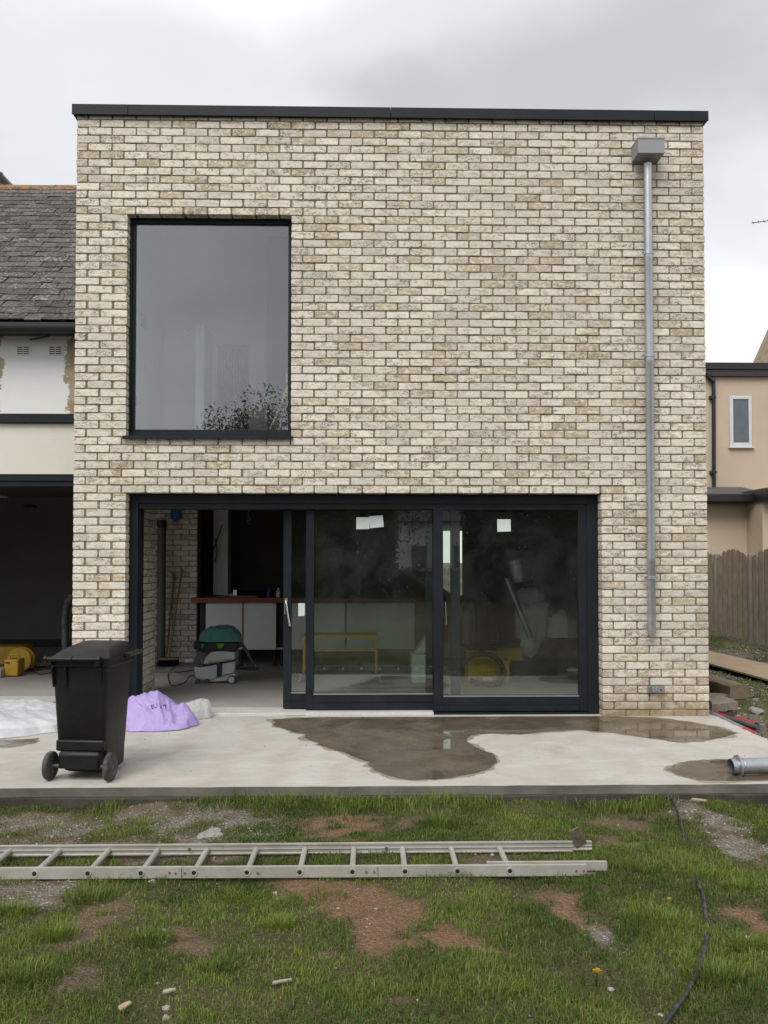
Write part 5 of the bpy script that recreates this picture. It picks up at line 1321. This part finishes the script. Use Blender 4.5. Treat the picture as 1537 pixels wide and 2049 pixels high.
# ducting, bags and dark clutter behind the right pane
YD = 2.9
t = thing('flue_duct', (PX(1050, YD, 1250), YD, .02), 'tilted silver flue duct wrapped in plastic behind the right pane', 'duct')
ax0, ax1 = P(1062, 1240, YD), P(1047, 1158, YD); axd = (ax1 - ax0).normalized()
b = B(); b.lathe([(.15, -.42), (.17, -.30), (.19, -.15), (.205, 0), (.215, .12), (.215, .22), (.20, .30), (.16, .36), (.13, .40)], ax0, axd + Vector((.25, 0, 0)), 36)
b.v = [tuple(Vector(p_) * 1.0 + (Vector(p_) - ax0).normalized() * (.07 * noise.noise(Vector(p_) * 7) + .03 * noise.noise(Vector(p_) * 17))) for p_ in b.v]
b.build('wrapped_drum', 'grey_film', t, sharp=18)
c0_, c1_ = P(1042, 1157, YD - .05), P(1056, 1124, YD - .05)
b = B(); ad = (c1_ - c0_).normalized(); L_ = (c1_ - c0_).length
b.lathe([(.125, -.04), (.125, L_ * .8), (.135, L_ * .82), (.135, L_ * .92), (.128, L_ * .95), (.128, L_ * 1.05)], c0_, ad + Vector((-.55, 0, 0)), 28); b.build('collar', 'galv', t)
b = B(); b.tube([P(1014, 1157, YD - .3), P(1062, 1277, YD - .35)], .036, 14); tag(b.build('steel_pipe', 'galv'), 'long grey pipe leaning against the silver flue duct', 'pipe')
w0 = P(1125, 1277, YD)
crumple('plastic_bag', (w0.x, YD + .05, PZ(1276, YD)), .26, .2, lambda x, y: .34 - .5 * abs(x), 23, 'grey_film', .06, 0, nr_=18, na=60, label='pale crumpled plastic bag on the dark bench behind the right pane', cat='plastic bag', sc=6, z0=0).location.z = 0
for o in [x for x in bpy.data.objects if x.name.startswith('plastic_bag')][-1:]:
    for v in o.data.vertices: v.co.z += PZ(1276, YD)
b = B(); b.box(PX(975, YD + .1, 1300), 2.78, YD - .12, YD + .7, .02, PZ(1277, YD)); tag(b.build('draped_bench', 'dark_board', bevel=.03), 'low dark draped bench under the duct and the pale bag', 'bench')
mb = P(948, 1240, 2.6)
mb = crumple('plastic_bag', (mb.x, 2.6, 0), .30, .2, lambda x, y: .62 - 1.2 * x * x, 29, 'maroon_bag', .10, 0, nr_=20, na=60, label='dark maroon plastic sack standing behind the rear door handle', cat='plastic bag', sc=6, z0=0)
for v in mb.data.vertices: v.co.z += .42
b = B(); b.box(P(948, 1240, 2.6).x - .26, P(948, 1240, 2.6).x + .26, 2.45, 2.8, .02, .42); tag(b.build('tool_chest', 'black_plastic', bevel=.02), 'black tool chest under the dark maroon sack', 'box')
# yellow site tools in the left-hand room
YT2 = G(22, 1352, .02).y
t = thing('site_transformer', (PX(22, YT2), YT2, .005), 'yellow site transformer box on the floor of the left room', 'transformer')
x0_, x1_ = PX(8, YT2, 1330), PX(36, YT2, 1330); zt_ = PZ(1318, YT2)
b = B(); b.box(x0_, x1_, YT2, YT2 + .22, .012, zt_); b.build('casing', 'yellow', t, bevel=.015)
b = B(); b.tube([(x0_ + .03, YT2 + .11, zt_), (x0_ + .03, YT2 + .11, zt_ + .045), (x1_ - .03, YT2 + .11, zt_ + .045), (x1_ - .03, YT2 + .11, zt_)], .011, 8); b.build('handle', 'yellow', t)
b = B(); b.box(x0_ + .02, x0_ + .07, YT2 - .006, YT2 + .01, zt_ - .05, zt_ - .03); b.build('socket', 'dark_board', t)
t = thing('cable_reel', (PX(40, YT2 + .4), YT2 + .4, .005), 'yellow cable reel behind the site transformer', 'cable reel')
for dy_ in (0, .13):
    b = B(); b.lathe([(.155, 0), (.155, .012), (.04, .016)], (PX(40, YT2 + .4), YT2 + .4 + dy_, .165), (0, 1, 0), 24); b.build('flange', 'yellow', t)
b = B(); b.lathe([(.10, .014), (.10, .128)], (PX(40, YT2 + .4), YT2 + .4, .165), (0, 1, 0), 20); b.build('wound_cable', 'orange', t)
b = B(); yy = YT2 + 1.1; b.box(PX(-40, yy), PX(46, yy), yy, yy + .4, .01, PZ(1292, yy)); tag(b.build('tool_case', 'yellow', bevel=.02), 'long yellow tool case against the back of the left room', 'tool case')
b = B(); b.box(PX(-20, YT2 - .1), PX(4, YT2 - .1), YT2 - .1, YT2 + .1, .006, PZ(1337, YT2 - .1)); tag(b.build('grey_case', 'vac_grey', bevel=.01), 'small grey case at the left edge beside the site transformer', 'box')
b = B(); b.tube(smooth_path([G(38, 1347, .015), G(58, 1338, .015), G(80, 1349, .015), G(115, 1340, .015), G(60, 1334, .03), G(48, 1340, .02), G(96, 1333, .02), G(150, 1342, .015)], 8), .007, 6); tag(b.build('floor_cable', 'black_plastic'), 'tangle of dark cable on the left room floor beside the bin', 'cable')
b = B(); b.tube(smooth_path([G(50, 1331, .03), G(62, 1327, .05), G(72, 1332, .04), G(66, 1336, .03)], 6), .02, 8); tag(b.build('extension_lead', 'orange'), 'short orange yellow lead on the floor behind the dark cables', 'cable')
YH_ = 2.4
b = B(); b.tube(smooth_path([P(146, 1190, YH_), P(136, 1205, YH_), P(131, 1235, YH_), P(131, 1290, YH_), (P(132, 1330, YH_).x, YH_, .02)]), .045, 12); tag(b.build('bent_hose', 'black_ribbed'), 'thick dark hose bending down beside the left brick pier', 'hose')

# ------------------------------------------------------------------ grass, gravel, stones, dandelion, hose
def grass_mat(name):
    n = N(name)
    t = n.n('SeparateColor'); n.set(t.inputs[0], n.attr('tone'))
    c = n.mix(t.outputs[0], (0.046, 0.104, 0.013), (0.22, 0.29, 0.048))
    c = n.mix(t.outputs[1], c, (0.30, 0.26, 0.085))
    c = n.mix(t.outputs[2], c, (0.16, 0.24, 0.03))
    b_ = n.bsdf(c, 0.5, 0, None, 0.35)
    tr = n.n('BsdfTranslucent'); n.set(tr.inputs['Color'], c)
    m = n.n('MixShader'); m.inputs[0].default_value = 0.35
    n.set(m.inputs[1], b_); n.set(m.inputs[2], tr.outputs[0])
    return n.done(m.outputs[0])
MAT['grass'] = grass_mat('grass_blades')
g = np.random.default_rng(4)
def make_blades(x, y, L, tone, wid, lean_dir=None, spread=.75):
    m = len(x); z = ground_z(x, y)
    az = g.random(m) * 2 * np.pi if lean_dir is None else lean_dir
    ln = (0.15 + spread * g.random(m) ** 1.3)
    dx, dy = np.cos(az), np.sin(az)
    face_ = az + np.pi / 2 + g.normal(0, .5, m)
    wx, wy = np.cos(face_) * wid / 2, np.sin(face_) * wid / 2
    h1, h2 = L * .55 * np.cos(ln * .45), L * np.cos(ln * .95)
    r1, r2 = L * .55 * np.sin(ln * .45), L * np.sin(ln * 1.05)
    V = np.empty((m, 5, 3))
    V[:, 0] = np.stack([x - wx, y - wy, z - .006], -1); V[:, 1] = np.stack([x + wx, y + wy, z - .006], -1)
    V[:, 2] = np.stack([x + dx * r1 - wx * .8, y + dy * r1 - wy * .8, z + h1], -1); V[:, 3] = np.stack([x + dx * r1 + wx * .8, y + dy * r1 + wy * .8, z + h1], -1)
    V[:, 4] = np.stack([x + dx * r2, y + dy * r2, z + np.maximum(h2, .004)], -1)
    return V, np.repeat(tone[:, None, :], 5, 1)
parts = []
def scatter(nx_, x0, x1, y0, y1): return g.uniform(x0, x1, nx_), g.uniform(y0, y1, nx_)
def tones(x, y, m, dry=.13, lite=.12):
    k = vfbm(x, y, 2.2, 4)
    t = np.zeros((m, 4)); t[:, 3] = 1
    t[:, 0] = np.clip((k - .42) * 2.6 + g.normal(.12, .22, m), 0, 1)
    t[:, 1] = np.where(g.random(m) < dry, g.uniform(.3, 1, m), g.uniform(0, .08, m))
    t[:, 2] = np.where(g.random(m) < lite, g.uniform(.1, .6, m), 0)
    return t
# the lawn in front of the slab
M0 = 660000
x, y = scatter(M0, -6.4, 7.4, -5.35, -2.42)
px, py = proj(np.stack([x, y, np.full_like(x, GZ)], -1))
bare_, red_, grav_ = soil_masks(x, y)
clump = vfbm(x, y, 7, 3); big = vfbm(x + 3, y + 9, 1.7, 3)
dens = np.clip(1.05 - 1.12 * bare_, .03, 1) * np.clip(.45 + 2.4 * (clump - .40) + .8 * (big - .45), .03, 1)
inframe = (py < 2160) & (g.random(M0) < np.where((px > -160) & (px < 1700), 1.0, .55))
keep = (g.random(M0) < dens) & inframe
x, y, clump, big, bare_ = x[keep], y[keep], clump[keep], big[keep], bare_[keep]
L = (.011 + .026 * g.random(len(x)) ** 1.9 + .045 * np.clip(clump - .5, 0, 1) + .035 * np.clip(big - .54, 0, 1)) * (1 - .45 * bare_)
parts.append(make_blades(x, y, L, tones(x, y, len(x)), .0018 + .0020 * g.random(len(x)), spread=1.15))
# fine moss-like short growth filling between the blades
x, y = scatter(200000, -6.4, 7.4, -5.35, -2.42)
bare_, _, _ = soil_masks(x, y); px, py = proj(np.stack([x, y, np.full_like(x, GZ)], -1))
keep = (g.random(len(x)) < np.clip(.95 - 1.35 * bare_, .02, 1)) & (py < 2160)
x, y = x[keep], y[keep]
parts.append(make_blades(x, y, .008 + .014 * g.random(len(x)), tones(x, y, len(x), .10, .02), .003 + .003 * g.random(len(x)), spread=1.1))
# longer growth along the slab edge, yellowed in places
x, y = scatter(24000, -6.4, 7.0, -2.62, -2.415)
px, py = proj(np.stack([x, y, np.full_like(x, GZ)], -1))
yel = np.clip(field([(830, 1590, 150, 60, 0), (1260, 1590, 90, 60, 0), (930, 1590, 70, 60, 0), (560, 1590, 60, 50, 0)], px, py), 0, 1)
d_ = np.clip((vfbm(x, x * 0, 3.1, 3) - .42) * 4, 0, 1) + yel
keep = g.random(len(x)) < np.clip(d_, 0, 1) * np.clip(1.2 - np.abs(y + 2.46) * 7, 0, 1)
x, y, yel = x[keep], y[keep], yel[keep]; t_ = tones(x, y, len(x), .15, .25)
t_[:, 1] = np.maximum(t_[:, 1], yel * g.uniform(.1, .9, len(x))); t_[:, 2] = np.maximum(t_[:, 2], yel * g.uniform(.2, .9, len(x)))
parts.append(make_blades(x, y, .03 + .075 * g.random(len(x)) ** 1.4, t_, .003 + .0018 * g.random(len(x)), spread=.9))
# tufts of long grass
TUFT = [(650, 1625, .14, 130), (690, 1640, .10, 60), (880, 1655, .14, 190), (905, 1650, .1, 80), (60, 1610, .15, 110), (100, 1660, .09, 90), (1500, 1600, .13, 300), (1440, 1605, .1, 120), (655, 1790, .09, 80), (180, 1800, .10, 300), (110, 1880, .12, 260),
        (230, 1760, .08, 200), (300, 1650, .06, 100), (880, 1755, .08, 160), (960, 1760, .08, 90), (1290, 1740, .07, 260), (1400, 1750, .07, 260), (1480, 1780, .08, 240), (60, 1960, .1, 260), (1330, 1850, .08, 320), (1430, 1960, .1, 380), (1500, 1900, .09, 300),
        (480, 1790, .07, 220), (560, 1850, .07, 240), (960, 1990, .09, 200), (430, 1930, .07, 220), (1080, 1760, .07, 160), (1480, 1650, .07, 100), (300, 1880, .09, 220), (30, 1830, .09, 200)]
for a, c2, h, m in TUFT:
    c_ = G(a, c2, GZ); r_ = .05 + .05 * g.random(); m = int(m * 1.1)
    an, rr_ = g.random(m) * 2 * np.pi, r_ * np.sqrt(g.random(m))
    x, y = c_.x + np.cos(an) * rr_ * 1.5, c_.y + np.sin(an) * rr_
    parts.append(make_blades(x, y, h * .72 * (.35 + .65 * g.random(m)), tones(x, y, m, .12, .2), .0028 + .002 * g.random(m), lean_dir=an + g.normal(0, .6, m), spread=.85))
# the side yard
x, y = scatter(60000, 3.35, 8.2, -2.3, 8.6)
px, py = proj(np.stack([x, y, np.full_like(x, GZ)], -1))
bare_, _, _ = soil_masks(x, y)
tuf = field([(1510, 1420, 90, 40, 10), (1450, 1370, 60, 18, 10), (1480, 1290, 120, 26, 10), (1530, 1460, 30, 20, 0)], px, py)
keep = (g.random(len(x)) < np.clip(.35 - bare_ * .7 + tuf * .7, 0, 1)) & (px > 1380)
x, y = x[keep], y[keep]
parts.append(make_blades(x, y, .02 + .04 * g.random(len(x)), tones(x, y, len(x), .2, .05), .006 + .004 * g.random(len(x))))
def mesh_from(V, T, name, mat_):
    m = V.shape[0]; me = bpy.data.meshes.new(name)
    me.vertices.add(m * 5); me.vertices.foreach_set('co', V.reshape(-1).astype(np.float32))
    base = (np.arange(m) * 5)[:, None]
    loops = (base + np.array([[0, 1, 3, 2, 2, 3, 4]])).ravel()
    me.loops.add(m * 7); me.loops.foreach_set('vertex_index', loops.astype(np.int32))
    me.polygons.add(m * 2)
    st = (np.arange(m) * 7)[:, None] + np.array([[0, 4]]); me.polygons.foreach_set('loop_start', st.ravel().astype(np.int32))
    me.update(calc_edges=True)
    a = me.color_attributes.new('tone', 'FLOAT_COLOR', 'POINT'); a.data.foreach_set('color', T.reshape(-1).astype(np.float32))
    me.materials.append(MAT[mat_]); return me
V = np.concatenate([p_[0] for p_ in parts]); T = np.concatenate([p_[1] for p_ in parts])
o = bpy.data.objects.new('grass', mesh_from(V, T, 'grass', 'grass')); COL.objects.link(o)
tag(o, 'patchy green lawn grass with bare spots in front of the patio', None, kind='stuff')
print('BLADES', len(V))
# gravel and crumbs of soil
n = N('gravel_stones'); t = n.n('SeparateColor'); n.set(t.inputs[0], n.attr('tone'))
c = n.mix(t.outputs[0], (0.15, 0.12, 0.09), (0.40, 0.38, 0.345)); c = n.mix(n.math('MULTIPLY', t.outputs[1], .7), c, (0.26, 0.13, 0.075))
MAT['gravel'] = n.done(n.bsdf(c, 0.9, 0, n.bump(n.noise(n.pos(), 120, 3), .4, .004), .2))
ico_v = np.array([(0, 0, 1), (.894, 0, .447), (.276, .851, .447), (-.724, .526, .447), (-.724, -.526, .447), (.276, -.851, .447), (.724, .526, -.447), (-.276, .851, -.447), (-.894, 0, -.447), (-.276, -.851, -.447), (.724, -.526, -.447), (0, 0, -1)])
ico_f = np.array([(0, 1, 2), (0, 2, 3), (0, 3, 4), (0, 4, 5), (0, 5, 1), (1, 6, 2), (2, 7, 3), (3, 8, 4), (4, 9, 5), (5, 10, 1), (2, 6, 7), (3, 7, 8), (4, 8, 9), (5, 9, 10), (1, 10, 6), (11, 7, 6), (11, 8, 7), (11, 9, 8), (11, 10, 9), (11, 6, 10)])
def pebbles(x, y, r_, tone, z=None):
    m = len(x); sc_ = r_[:, None] * g.uniform(.6, 1.3, (m, 3)); sc_[:, 2] *= .6
    a = g.random(m) * 2 * np.pi; ca_, sa_ = np.cos(a)[:, None], np.sin(a)[:, None]
    v = ico_v[None] * sc_[:, None, :] * g.uniform(.8, 1.2, (m, 12, 1))
    X, Y = v[..., 0] * ca_ - v[..., 1] * sa_, v[..., 0] * sa_ + v[..., 1] * ca_
    zz_ = (ground_z(x, y) if z is None else z)[:, None] + v[..., 2] + sc_[:, 2:3] * .35
    return np.stack([X + x[:, None], Y + y[:, None], zz_], -1), np.repeat(tone[:, None, :], 12, 1)
PB = []
x, y = scatter(60000, -4.2, 4.6, -5.3, -2.42)
_, red_, grav_ = soil_masks(x, y); bare_, _, _ = soil_masks(x, y)
px, py = proj(np.stack([x, y, np.full_like(x, GZ)], -1))
pk = np.clip(grav_ * 1.0 * (vfbm(x, y, 6, 3) > .45) + bare_ * .10 + .012, 0, 1)
keep = (g.random(len(x)) < pk * .55) & (px > -100) & (px < 1640)
x, y = x[keep], y[keep]; m = len(x); t_ = np.zeros((m, 4)); t_[:, 0] = g.random(m) ** 1.2; t_[:, 1] = red_[keep] * g.random(m); t_[:, 3] = 1
PB.append(pebbles(x, y, .0025 + .0075 * g.random(m) ** 3.0, t_))
x, y = scatter(9000, 3.35, 8, -2.2, 7)
_, _, grav_ = soil_masks(x, y); keep = g.random(len(x)) < grav_ * .8
x, y = x[keep], y[keep]; m = len(x); t_ = np.zeros((m, 4)); t_[:, 0] = g.random(m); t_[:, 3] = 1
PB.append(pebbles(x, y, .008 + .02 * g.random(m) ** 2, t_))
x, y = scatter(230, -4, 3.2, -2.3, -.05); m = len(x); t_ = np.zeros((m, 4)); t_[:, 0] = g.random(m) * .4; t_[:, 3] = 1
PB.append(pebbles(x, y, .002 + .004 * g.random(m) ** 2, t_, z=np.zeros(m)))
V = np.concatenate([p_[0] for p_ in PB]); T = np.concatenate([p_[1] for p_ in PB]); m = len(V)
me = bpy.data.meshes.new('gravel'); F = (ico_f[None] + (np.arange(m) * 12)[:, None, None]).reshape(-1, 3)
me.vertices.add(m * 12); me.vertices.foreach_set('co', V.reshape(-1).astype(np.float32))
me.loops.add(len(F) * 3); me.loops.foreach_set('vertex_index', F.ravel().astype(np.int32)); me.polygons.add(len(F)); me.polygons.foreach_set('loop_start', (np.arange(len(F)) * 3).astype(np.int32)); me.update(calc_edges=True)
a = me.color_attributes.new('tone', 'FLOAT_COLOR', 'POINT'); a.data.foreach_set('color', T.reshape(-1).astype(np.float32)); me.materials.append(MAT['gravel'])
o = bpy.data.objects.new('gravel', me); COL.objects.link(o); tag(o, 'scattered grey gravel and crumbs on the bare soil', None, kind='stuff')
print('PEBBLES', m)
# single stones and scraps
def stone(px_, py_, r_, mat_, label, flat=.6, seed=1, name='stone', cat='stone', el=1.0, rz=0.0):
    r_ *= .66 if r_ < .03 else 1
    c_ = G(px_, py_, GZ); z = float(ground_z(np.array([c_.x]), np.array([c_.y]))[0]); q_ = random.Random(seed)
    import bmesh
    bm = bmesh.new(); bmesh.ops.create_icosphere(bm, subdivisions=2, radius=1)
    for v in bm.verts:
        k = 1 + .45 * noise.noise(v.co * 1.3 + Vector((seed, 0, 0))) + .25 * noise.noise(v.co * 3.1 + Vector((0, seed, 0)))
        v.co = Vector((v.co.x * r_ * el * k, v.co.y * r_ * k, v.co.z * r_ * flat * k))
    me = bpy.data.meshes.new(name); bm.to_mesh(me); bm.free(); me.materials.append(MAT[mat_])
    o_ = bpy.data.objects.new(name, me); COL.objects.link(o_); o_.location = (c_.x, c_.y, z + r_ * flat * .55); o_.rotation_euler = (q_.uniform(-.2, .2), q_.uniform(-.2, .2), rz)
    return tag(o_, label, cat)
stone(305, 1767, .020, 'pale_stone', 'flat cream stone just in front of the ladder near its left end', .45, 2, el=1.5)
stone(551, 1787, .017, 'pale_stone', 'small chalky white stone at the left end of the reddish bare patch', .9, 3)
stone(565, 1795, .011, 'pale_stone', 'tiny chalky stone right of the small white one by the red soil', .7, 4)
stone(328, 1861, .016, 'pale_stone', 'pale round stone in the grass, leftmost of a close group', .7, 5)
stone(337, 1870, .014, 'grey_stone', 'greyish stone touching the pale round one in the grass', .7, 6)
stone(329, 1881, .013, 'pale_stone', 'white stone chip below the pale round one in the grass', .5, 7)
stone(333, 2011, .022, 'pale_stone', 'whitish stone low in the grass beside the wood chip', .6, 8)
stone(332, 2030, .020, 'grey_stone', 'grey green rounded stone at the lower edge of the lawn', .7, 9)
stone(753, 1817, .014, 'grey_stone', 'dark grey stone lying on the reddish bare soil', .8, 10)
stone(677, 1818, .010, 'pale_stone', 'small pale pebble in the middle of the reddish bare soil', .7, 11)
stone(1340, 1803, .016, 'yellow', 'small yellow stone in the grass right of the ladder', .7, 12)
stone(1223, 1978, .020, 'pale_stone', 'white jagged stone in the grass below the dandelion', .6, 13)
stone(1322, 2024, .015, 'pale_stone', 'chalky stone in the grass at the lower right near the hose', .6, 14)
stone(1494, 1877, .018, 'pale_stone', 'pale flat stone at the right edge of the lawn', .5, 15)
stone(1372, 1630, .020, 'pale_stone', 'pale rounded stone beside the upper end of the black hose', .6, 16)
stone(1418, 1664, .012, 'pale_stone', 'small white pebble on the bare soil right of the hose', .6, 17)
stone(1172, 1873, .012, 'pale_stone', 'small cream stone on the bare patch right of the lawn middle', .5, 18)
stone(985, 1712, .016, 'pale_stone', 'pale flat pebble between the ladder rails', .5, 19)
stone(1515, 1436, .07, 'grey_stone', 'grey flat stone on the gravel beyond the red-banded pipes', .5, 20)
stone(222, 1603, .018, 'pale_stone', 'white stone at the foot of the slab below the bin', .5, 21, el=1.5)
stone(420, 1672, .055, 'grey_stone', 'flat grey slate shard on the gravel behind the ladder', .18, 22, el=1.5, rz=.5)
stone(397, 1612, .035, 'grey_stone', 'small slate shard in the grass near the slab edge', .18, 23, el=1.4, rz=.3)
def chip(pa, pb, w, mat_, label):
    a, c_ = G(*pa, GZ), G(*pb, GZ); d = (c_ - a); L_ = d.length; an = math.atan2(d.y, d.x)
    z = float(ground_z(np.array([a.x]), np.array([a.y]))[0]); bb = B(); bb.prism([(0, -w), (L_ * .3, -w * 1.1), (L_, -w * .5), (L_ * .96, w * .6), (L_ * .5, w), (.004, w * .8)], 0, .008, axis='z')
    o_ = bb.build('wood_chip', mat_, bevel=.001); o_.location = (a.x, a.y, z + .018); o_.rotation_euler = (R(6), R(-4), an); return tag(o_, label, 'wood chip')
chip((1384, 1616), (1415, 1622), .014, 'ply', 'orange brown wood offcut on the grass near the black hose')
chip((237, 2026), (262, 2014), .012, 'ply', 'orange brown wood chip at the lower left of the lawn')
chip((325, 1991), (352, 1987), .008, 'pale_stone', 'thin pale wood splinter in the lower left grass')
chip((545, 1972), (585, 1968), .006, 'pale_stone', 'long thin pale splinter lying in the lower middle grass')
# black hose half buried in the grass
hp_ = [(1338, 1600), (1347, 1622), (1357, 1646), (1366, 1668), (1372, 1690), (1392, 1740), (1398, 1780), (1408, 1810), (1415, 1860), (1414, 1895), (1406, 1930), (1388, 1968), (1368, 2005), (1345, 2040), (1322, 2075)]
hz = [.05, .045, .04, .02, -.02, -.02, .012, .012, -.012, .02, .022, .012, .02, .022, .022]
W = []
for (a, c2), dz_ in zip(hp_, hz):
    c_ = G(a, c2, GZ); W.append((c_.x, c_.y, float(ground_z(np.array([c_.x]), np.array([c_.y]))[0]) + dz_ + .008))
b = B(); b.tube(smooth_path(W, 8), .009, 10); tag(b.build('garden_hose', 'black_ribbed', sharp=60), 'old black hose half buried in the lawn on the right', 'hose')
# dandelion
c_ = G(1195, 1950, GZ + .05)
t = thing('dandelion', (c_.x, c_.y, GZ), 'single yellow dandelion flower in the lawn', 'flower')
b = B(); b.tube([(c_.x, c_.y + .015, GZ), (c_.x, c_.y + .005, GZ + .03), (c_.x, c_.y, GZ + .055)], .002, 6); b.build('stem', 'grass_far', t)
b = B(); q_ = random.Random(2)
for i in range(70):
    an = q_.random() * 6.283; tl_ = q_.uniform(.15, 1.35); L_ = .020 * q_.uniform(.7, 1.05); w = .0022
    d = Vector((math.cos(an) * math.sin(tl_), math.sin(an) * math.sin(tl_) - .25, math.cos(tl_))).normalized(); s_ = d.cross(Vector((.1, .3, 1))).normalized() * w
    p0 = Vector((c_.x, c_.y, GZ + .055)); b.add([p0 - s_ * .5, p0 + s_ * .5, p0 + d * L_ + s_, p0 + d * L_ * 1.05, p0 + d * L_ - s_], [(0, 1, 2, 3, 4)])
tag(b.build('petals', 'petal', t, smooth=False), kind='stuff')

# ------------------------------------------------------------------ what stands behind the camera and shows in the glass: garden trees, hedge, a white house
n = N('leaves'); t = n.n('SeparateColor'); n.set(t.inputs[0], n.attr('tone'))
c = n.mix(t.outputs[0], (0.030, 0.050, 0.014), (0.075, 0.100, 0.030))
b_ = n.bsdf(c, .6, 0, None, .3); tr = n.n('BsdfTranslucent'); n.set(tr.inputs['Color'], c); m_ = n.n('MixShader'); m_.inputs[0].default_value = .25
n.set(m_.inputs[1], b_); n.set(m_.inputs[2], tr.outputs[0]); MAT['leaves'] = n.done(m_.outputs[0])
def leaf_mesh(cent, size, tone):
    m = len(cent); a = g.normal(size=(m, 3)); a /= np.linalg.norm(a, axis=1)[:, None]; b2 = np.cross(a, g.normal(size=(m, 3))); b2 /= np.linalg.norm(b2, axis=1)[:, None]
    s1, s2 = size[:, None], size[:, None] * .35
    V_ = np.stack([cent - a * s1, cent + b2 * s2, cent + a * s1, cent - b2 * s2], 1)
    me = bpy.data.meshes.new('crown'); me.vertices.add(m * 4); me.vertices.foreach_set('co', V_.reshape(-1).astype(np.float32))
    me.loops.add(m * 4); me.loops.foreach_set('vertex_index', np.arange(m * 4, dtype=np.int32)); me.polygons.add(m); me.polygons.foreach_set('loop_start', (np.arange(m) * 4).astype(np.int32)); me.update(calc_edges=True)
    tt_ = np.zeros((m, 4)); tt_[:, 0] = tone; tt_[:, 3] = 1
    at_ = me.color_attributes.new('tone', 'FLOAT_COLOR', 'POINT'); at_.data.foreach_set('color', np.repeat(tt_, 4, 0).ravel().astype(np.float32)); me.materials.append(MAT['leaves']); return me
def tree(x, y, h, w, label, seed, nl=7000, droop=0.0):
    q_ = random.Random(seed); t_ = thing('garden_tree', (x, y, GZ), label, 'tree', 'trees behind the lawn')
    bb = B(); bb.tube(smooth_path([(x, y, GZ - .1), (x + .1, y, h * .25), (x - .05, y + .1, h * .5), (x, y, h * .85)]), .16, 8, r1=.03); tk = bb.build('trunk', 'bark', t_)
    cs = []
    for i in range(13):
        an = q_.random() * 6.283; z_ = h * (.18 + .72 * (i + .5) / 13); rr_ = w * (.35 + .6 * math.sin(math.pi * min(1, (i + 1) / 13))) * .55
        e_ = Vector((x + math.cos(an) * rr_, y + math.sin(an) * rr_, z_ + h * .08)); cs.append((e_, w * q_.uniform(.26, .42)))
        bb = B(); bb.tube([(x, y, z_ - h * .06), ((x + e_.x) / 2, (y + e_.y) / 2, z_), tuple(e_)], .05, 6, r1=.012); bb.build('limb', 'bark', t_)
    C_ = []; T_ = []
    for e_, r_ in cs:
        m = nl // len(cs); d = g.normal(size=(m, 3)); d /= np.linalg.norm(d, axis=1)[:, None]
        rad = r_ * g.random(m) ** .45; p_ = np.array(e_)[None] + d * rad[:, None] * np.array([1, 1, .8]); p_[:, 2] -= droop * g.random(m) ** 2 * .5
        C_.append(p_); T_.append(np.clip(.5 + .4 * d[:, 2] * rad / r_ + g.normal(0, .2, m), 0, 1))
    C_ = np.concatenate(C_); o_ = bpy.data.objects.new('crown', leaf_mesh(C_, g.uniform(.035, .085, len(C_)), np.concatenate(T_))); COL.objects.link(o_); attach(o_, t_); tag(o_, kind='stuff')
tree(-4.6, -19.5, 5.9, 3.4, 'bushy willow-like tree behind the lawn, left of the path', 1, 20000, 1.6)
tree(-2.9, -20.5, 6.7, 3.0, 'tall drooping tree behind the lawn', 2, 20000, 2.0)
tree(-.4, -21, 5.6, 3.2, 'rounded dark tree in the middle behind the lawn', 3)
tree(4.9, -20.5, 5.9, 3.2, 'broad dark tree behind the lawn, right of the white house', 5)
tree(8.2, -19.5, 6.3, 3.4, 'dark tree at the right side of the back garden', 6)
tree(-8.3, -20, 4.4, 3.4, 'low spreading tree at the left side of the back garden', 7)
tree(12, -22, 6.5, 4, 'far dark tree in the right corner of the back garden', 8)
hc_ = []
for i in range(36000): hc_.append((g.uniform(-14, 14), -23.5 + g.normal(0, .35), GZ + 3.7 * g.random() ** .8))
hc_ = np.array(hc_); k_ = (hc_[:, 0] > 1.2) & (hc_[:, 0] < 3.6) & (hc_[:, 2] > 1.1); hc_ = hc_[~k_]
o = bpy.data.objects.new('hedge', leaf_mesh(hc_, g.uniform(.08, .16, len(hc_)), g.random(len(hc_)))); COL.objects.link(o)
o.data.name = 'hedge'; tag(o, 'dark green hedge closing the back of the garden', 'hedge')
b = B(); b.box(-14, 1.1, -23.75, -23.3, GZ - .2, 3.3); b.box(3.7, 14, -23.75, -23.3, GZ - .2, 3.3); b.box(1.1, 3.7, -23.75, -23.3, GZ - .2, 1.0); tag(b.build('blocking_core', 'grass_far', o, smooth=False), kind='stuff')  # solid core added inside the hedge so no sky glints through the leaves
wh = thing('white_house', (2.4, -34, GZ), 'white rendered house with dark roof beyond the back hedge', 'house')
b = B(); b.box(-1.2, 6.2, -42, -34, GZ, 3.4); b.build('wall', 'white_paint', wh, smooth=False)
b = B(); b.prism([(-33.6, 3.35), (-38, 6.4), (-42.4, 3.35)], -1.5, 6.5, axis='x'); b.build('roof', 'slate', wh, smooth=False)
for xw in (.2, 2.2, 4.3):
    for zw in (.9,):
        b = B(); b.box(xw, xw + .9, -34.0, -33.96, zw, zw + 1.3); w_ = b.build('window', 'white_unit', wh); b = B(); b.box(xw + .07, xw + .83, -33.955, -33.945, zw + .08, zw + 1.22); b.build('pane', 'dark_glass', w_, smooth=False)
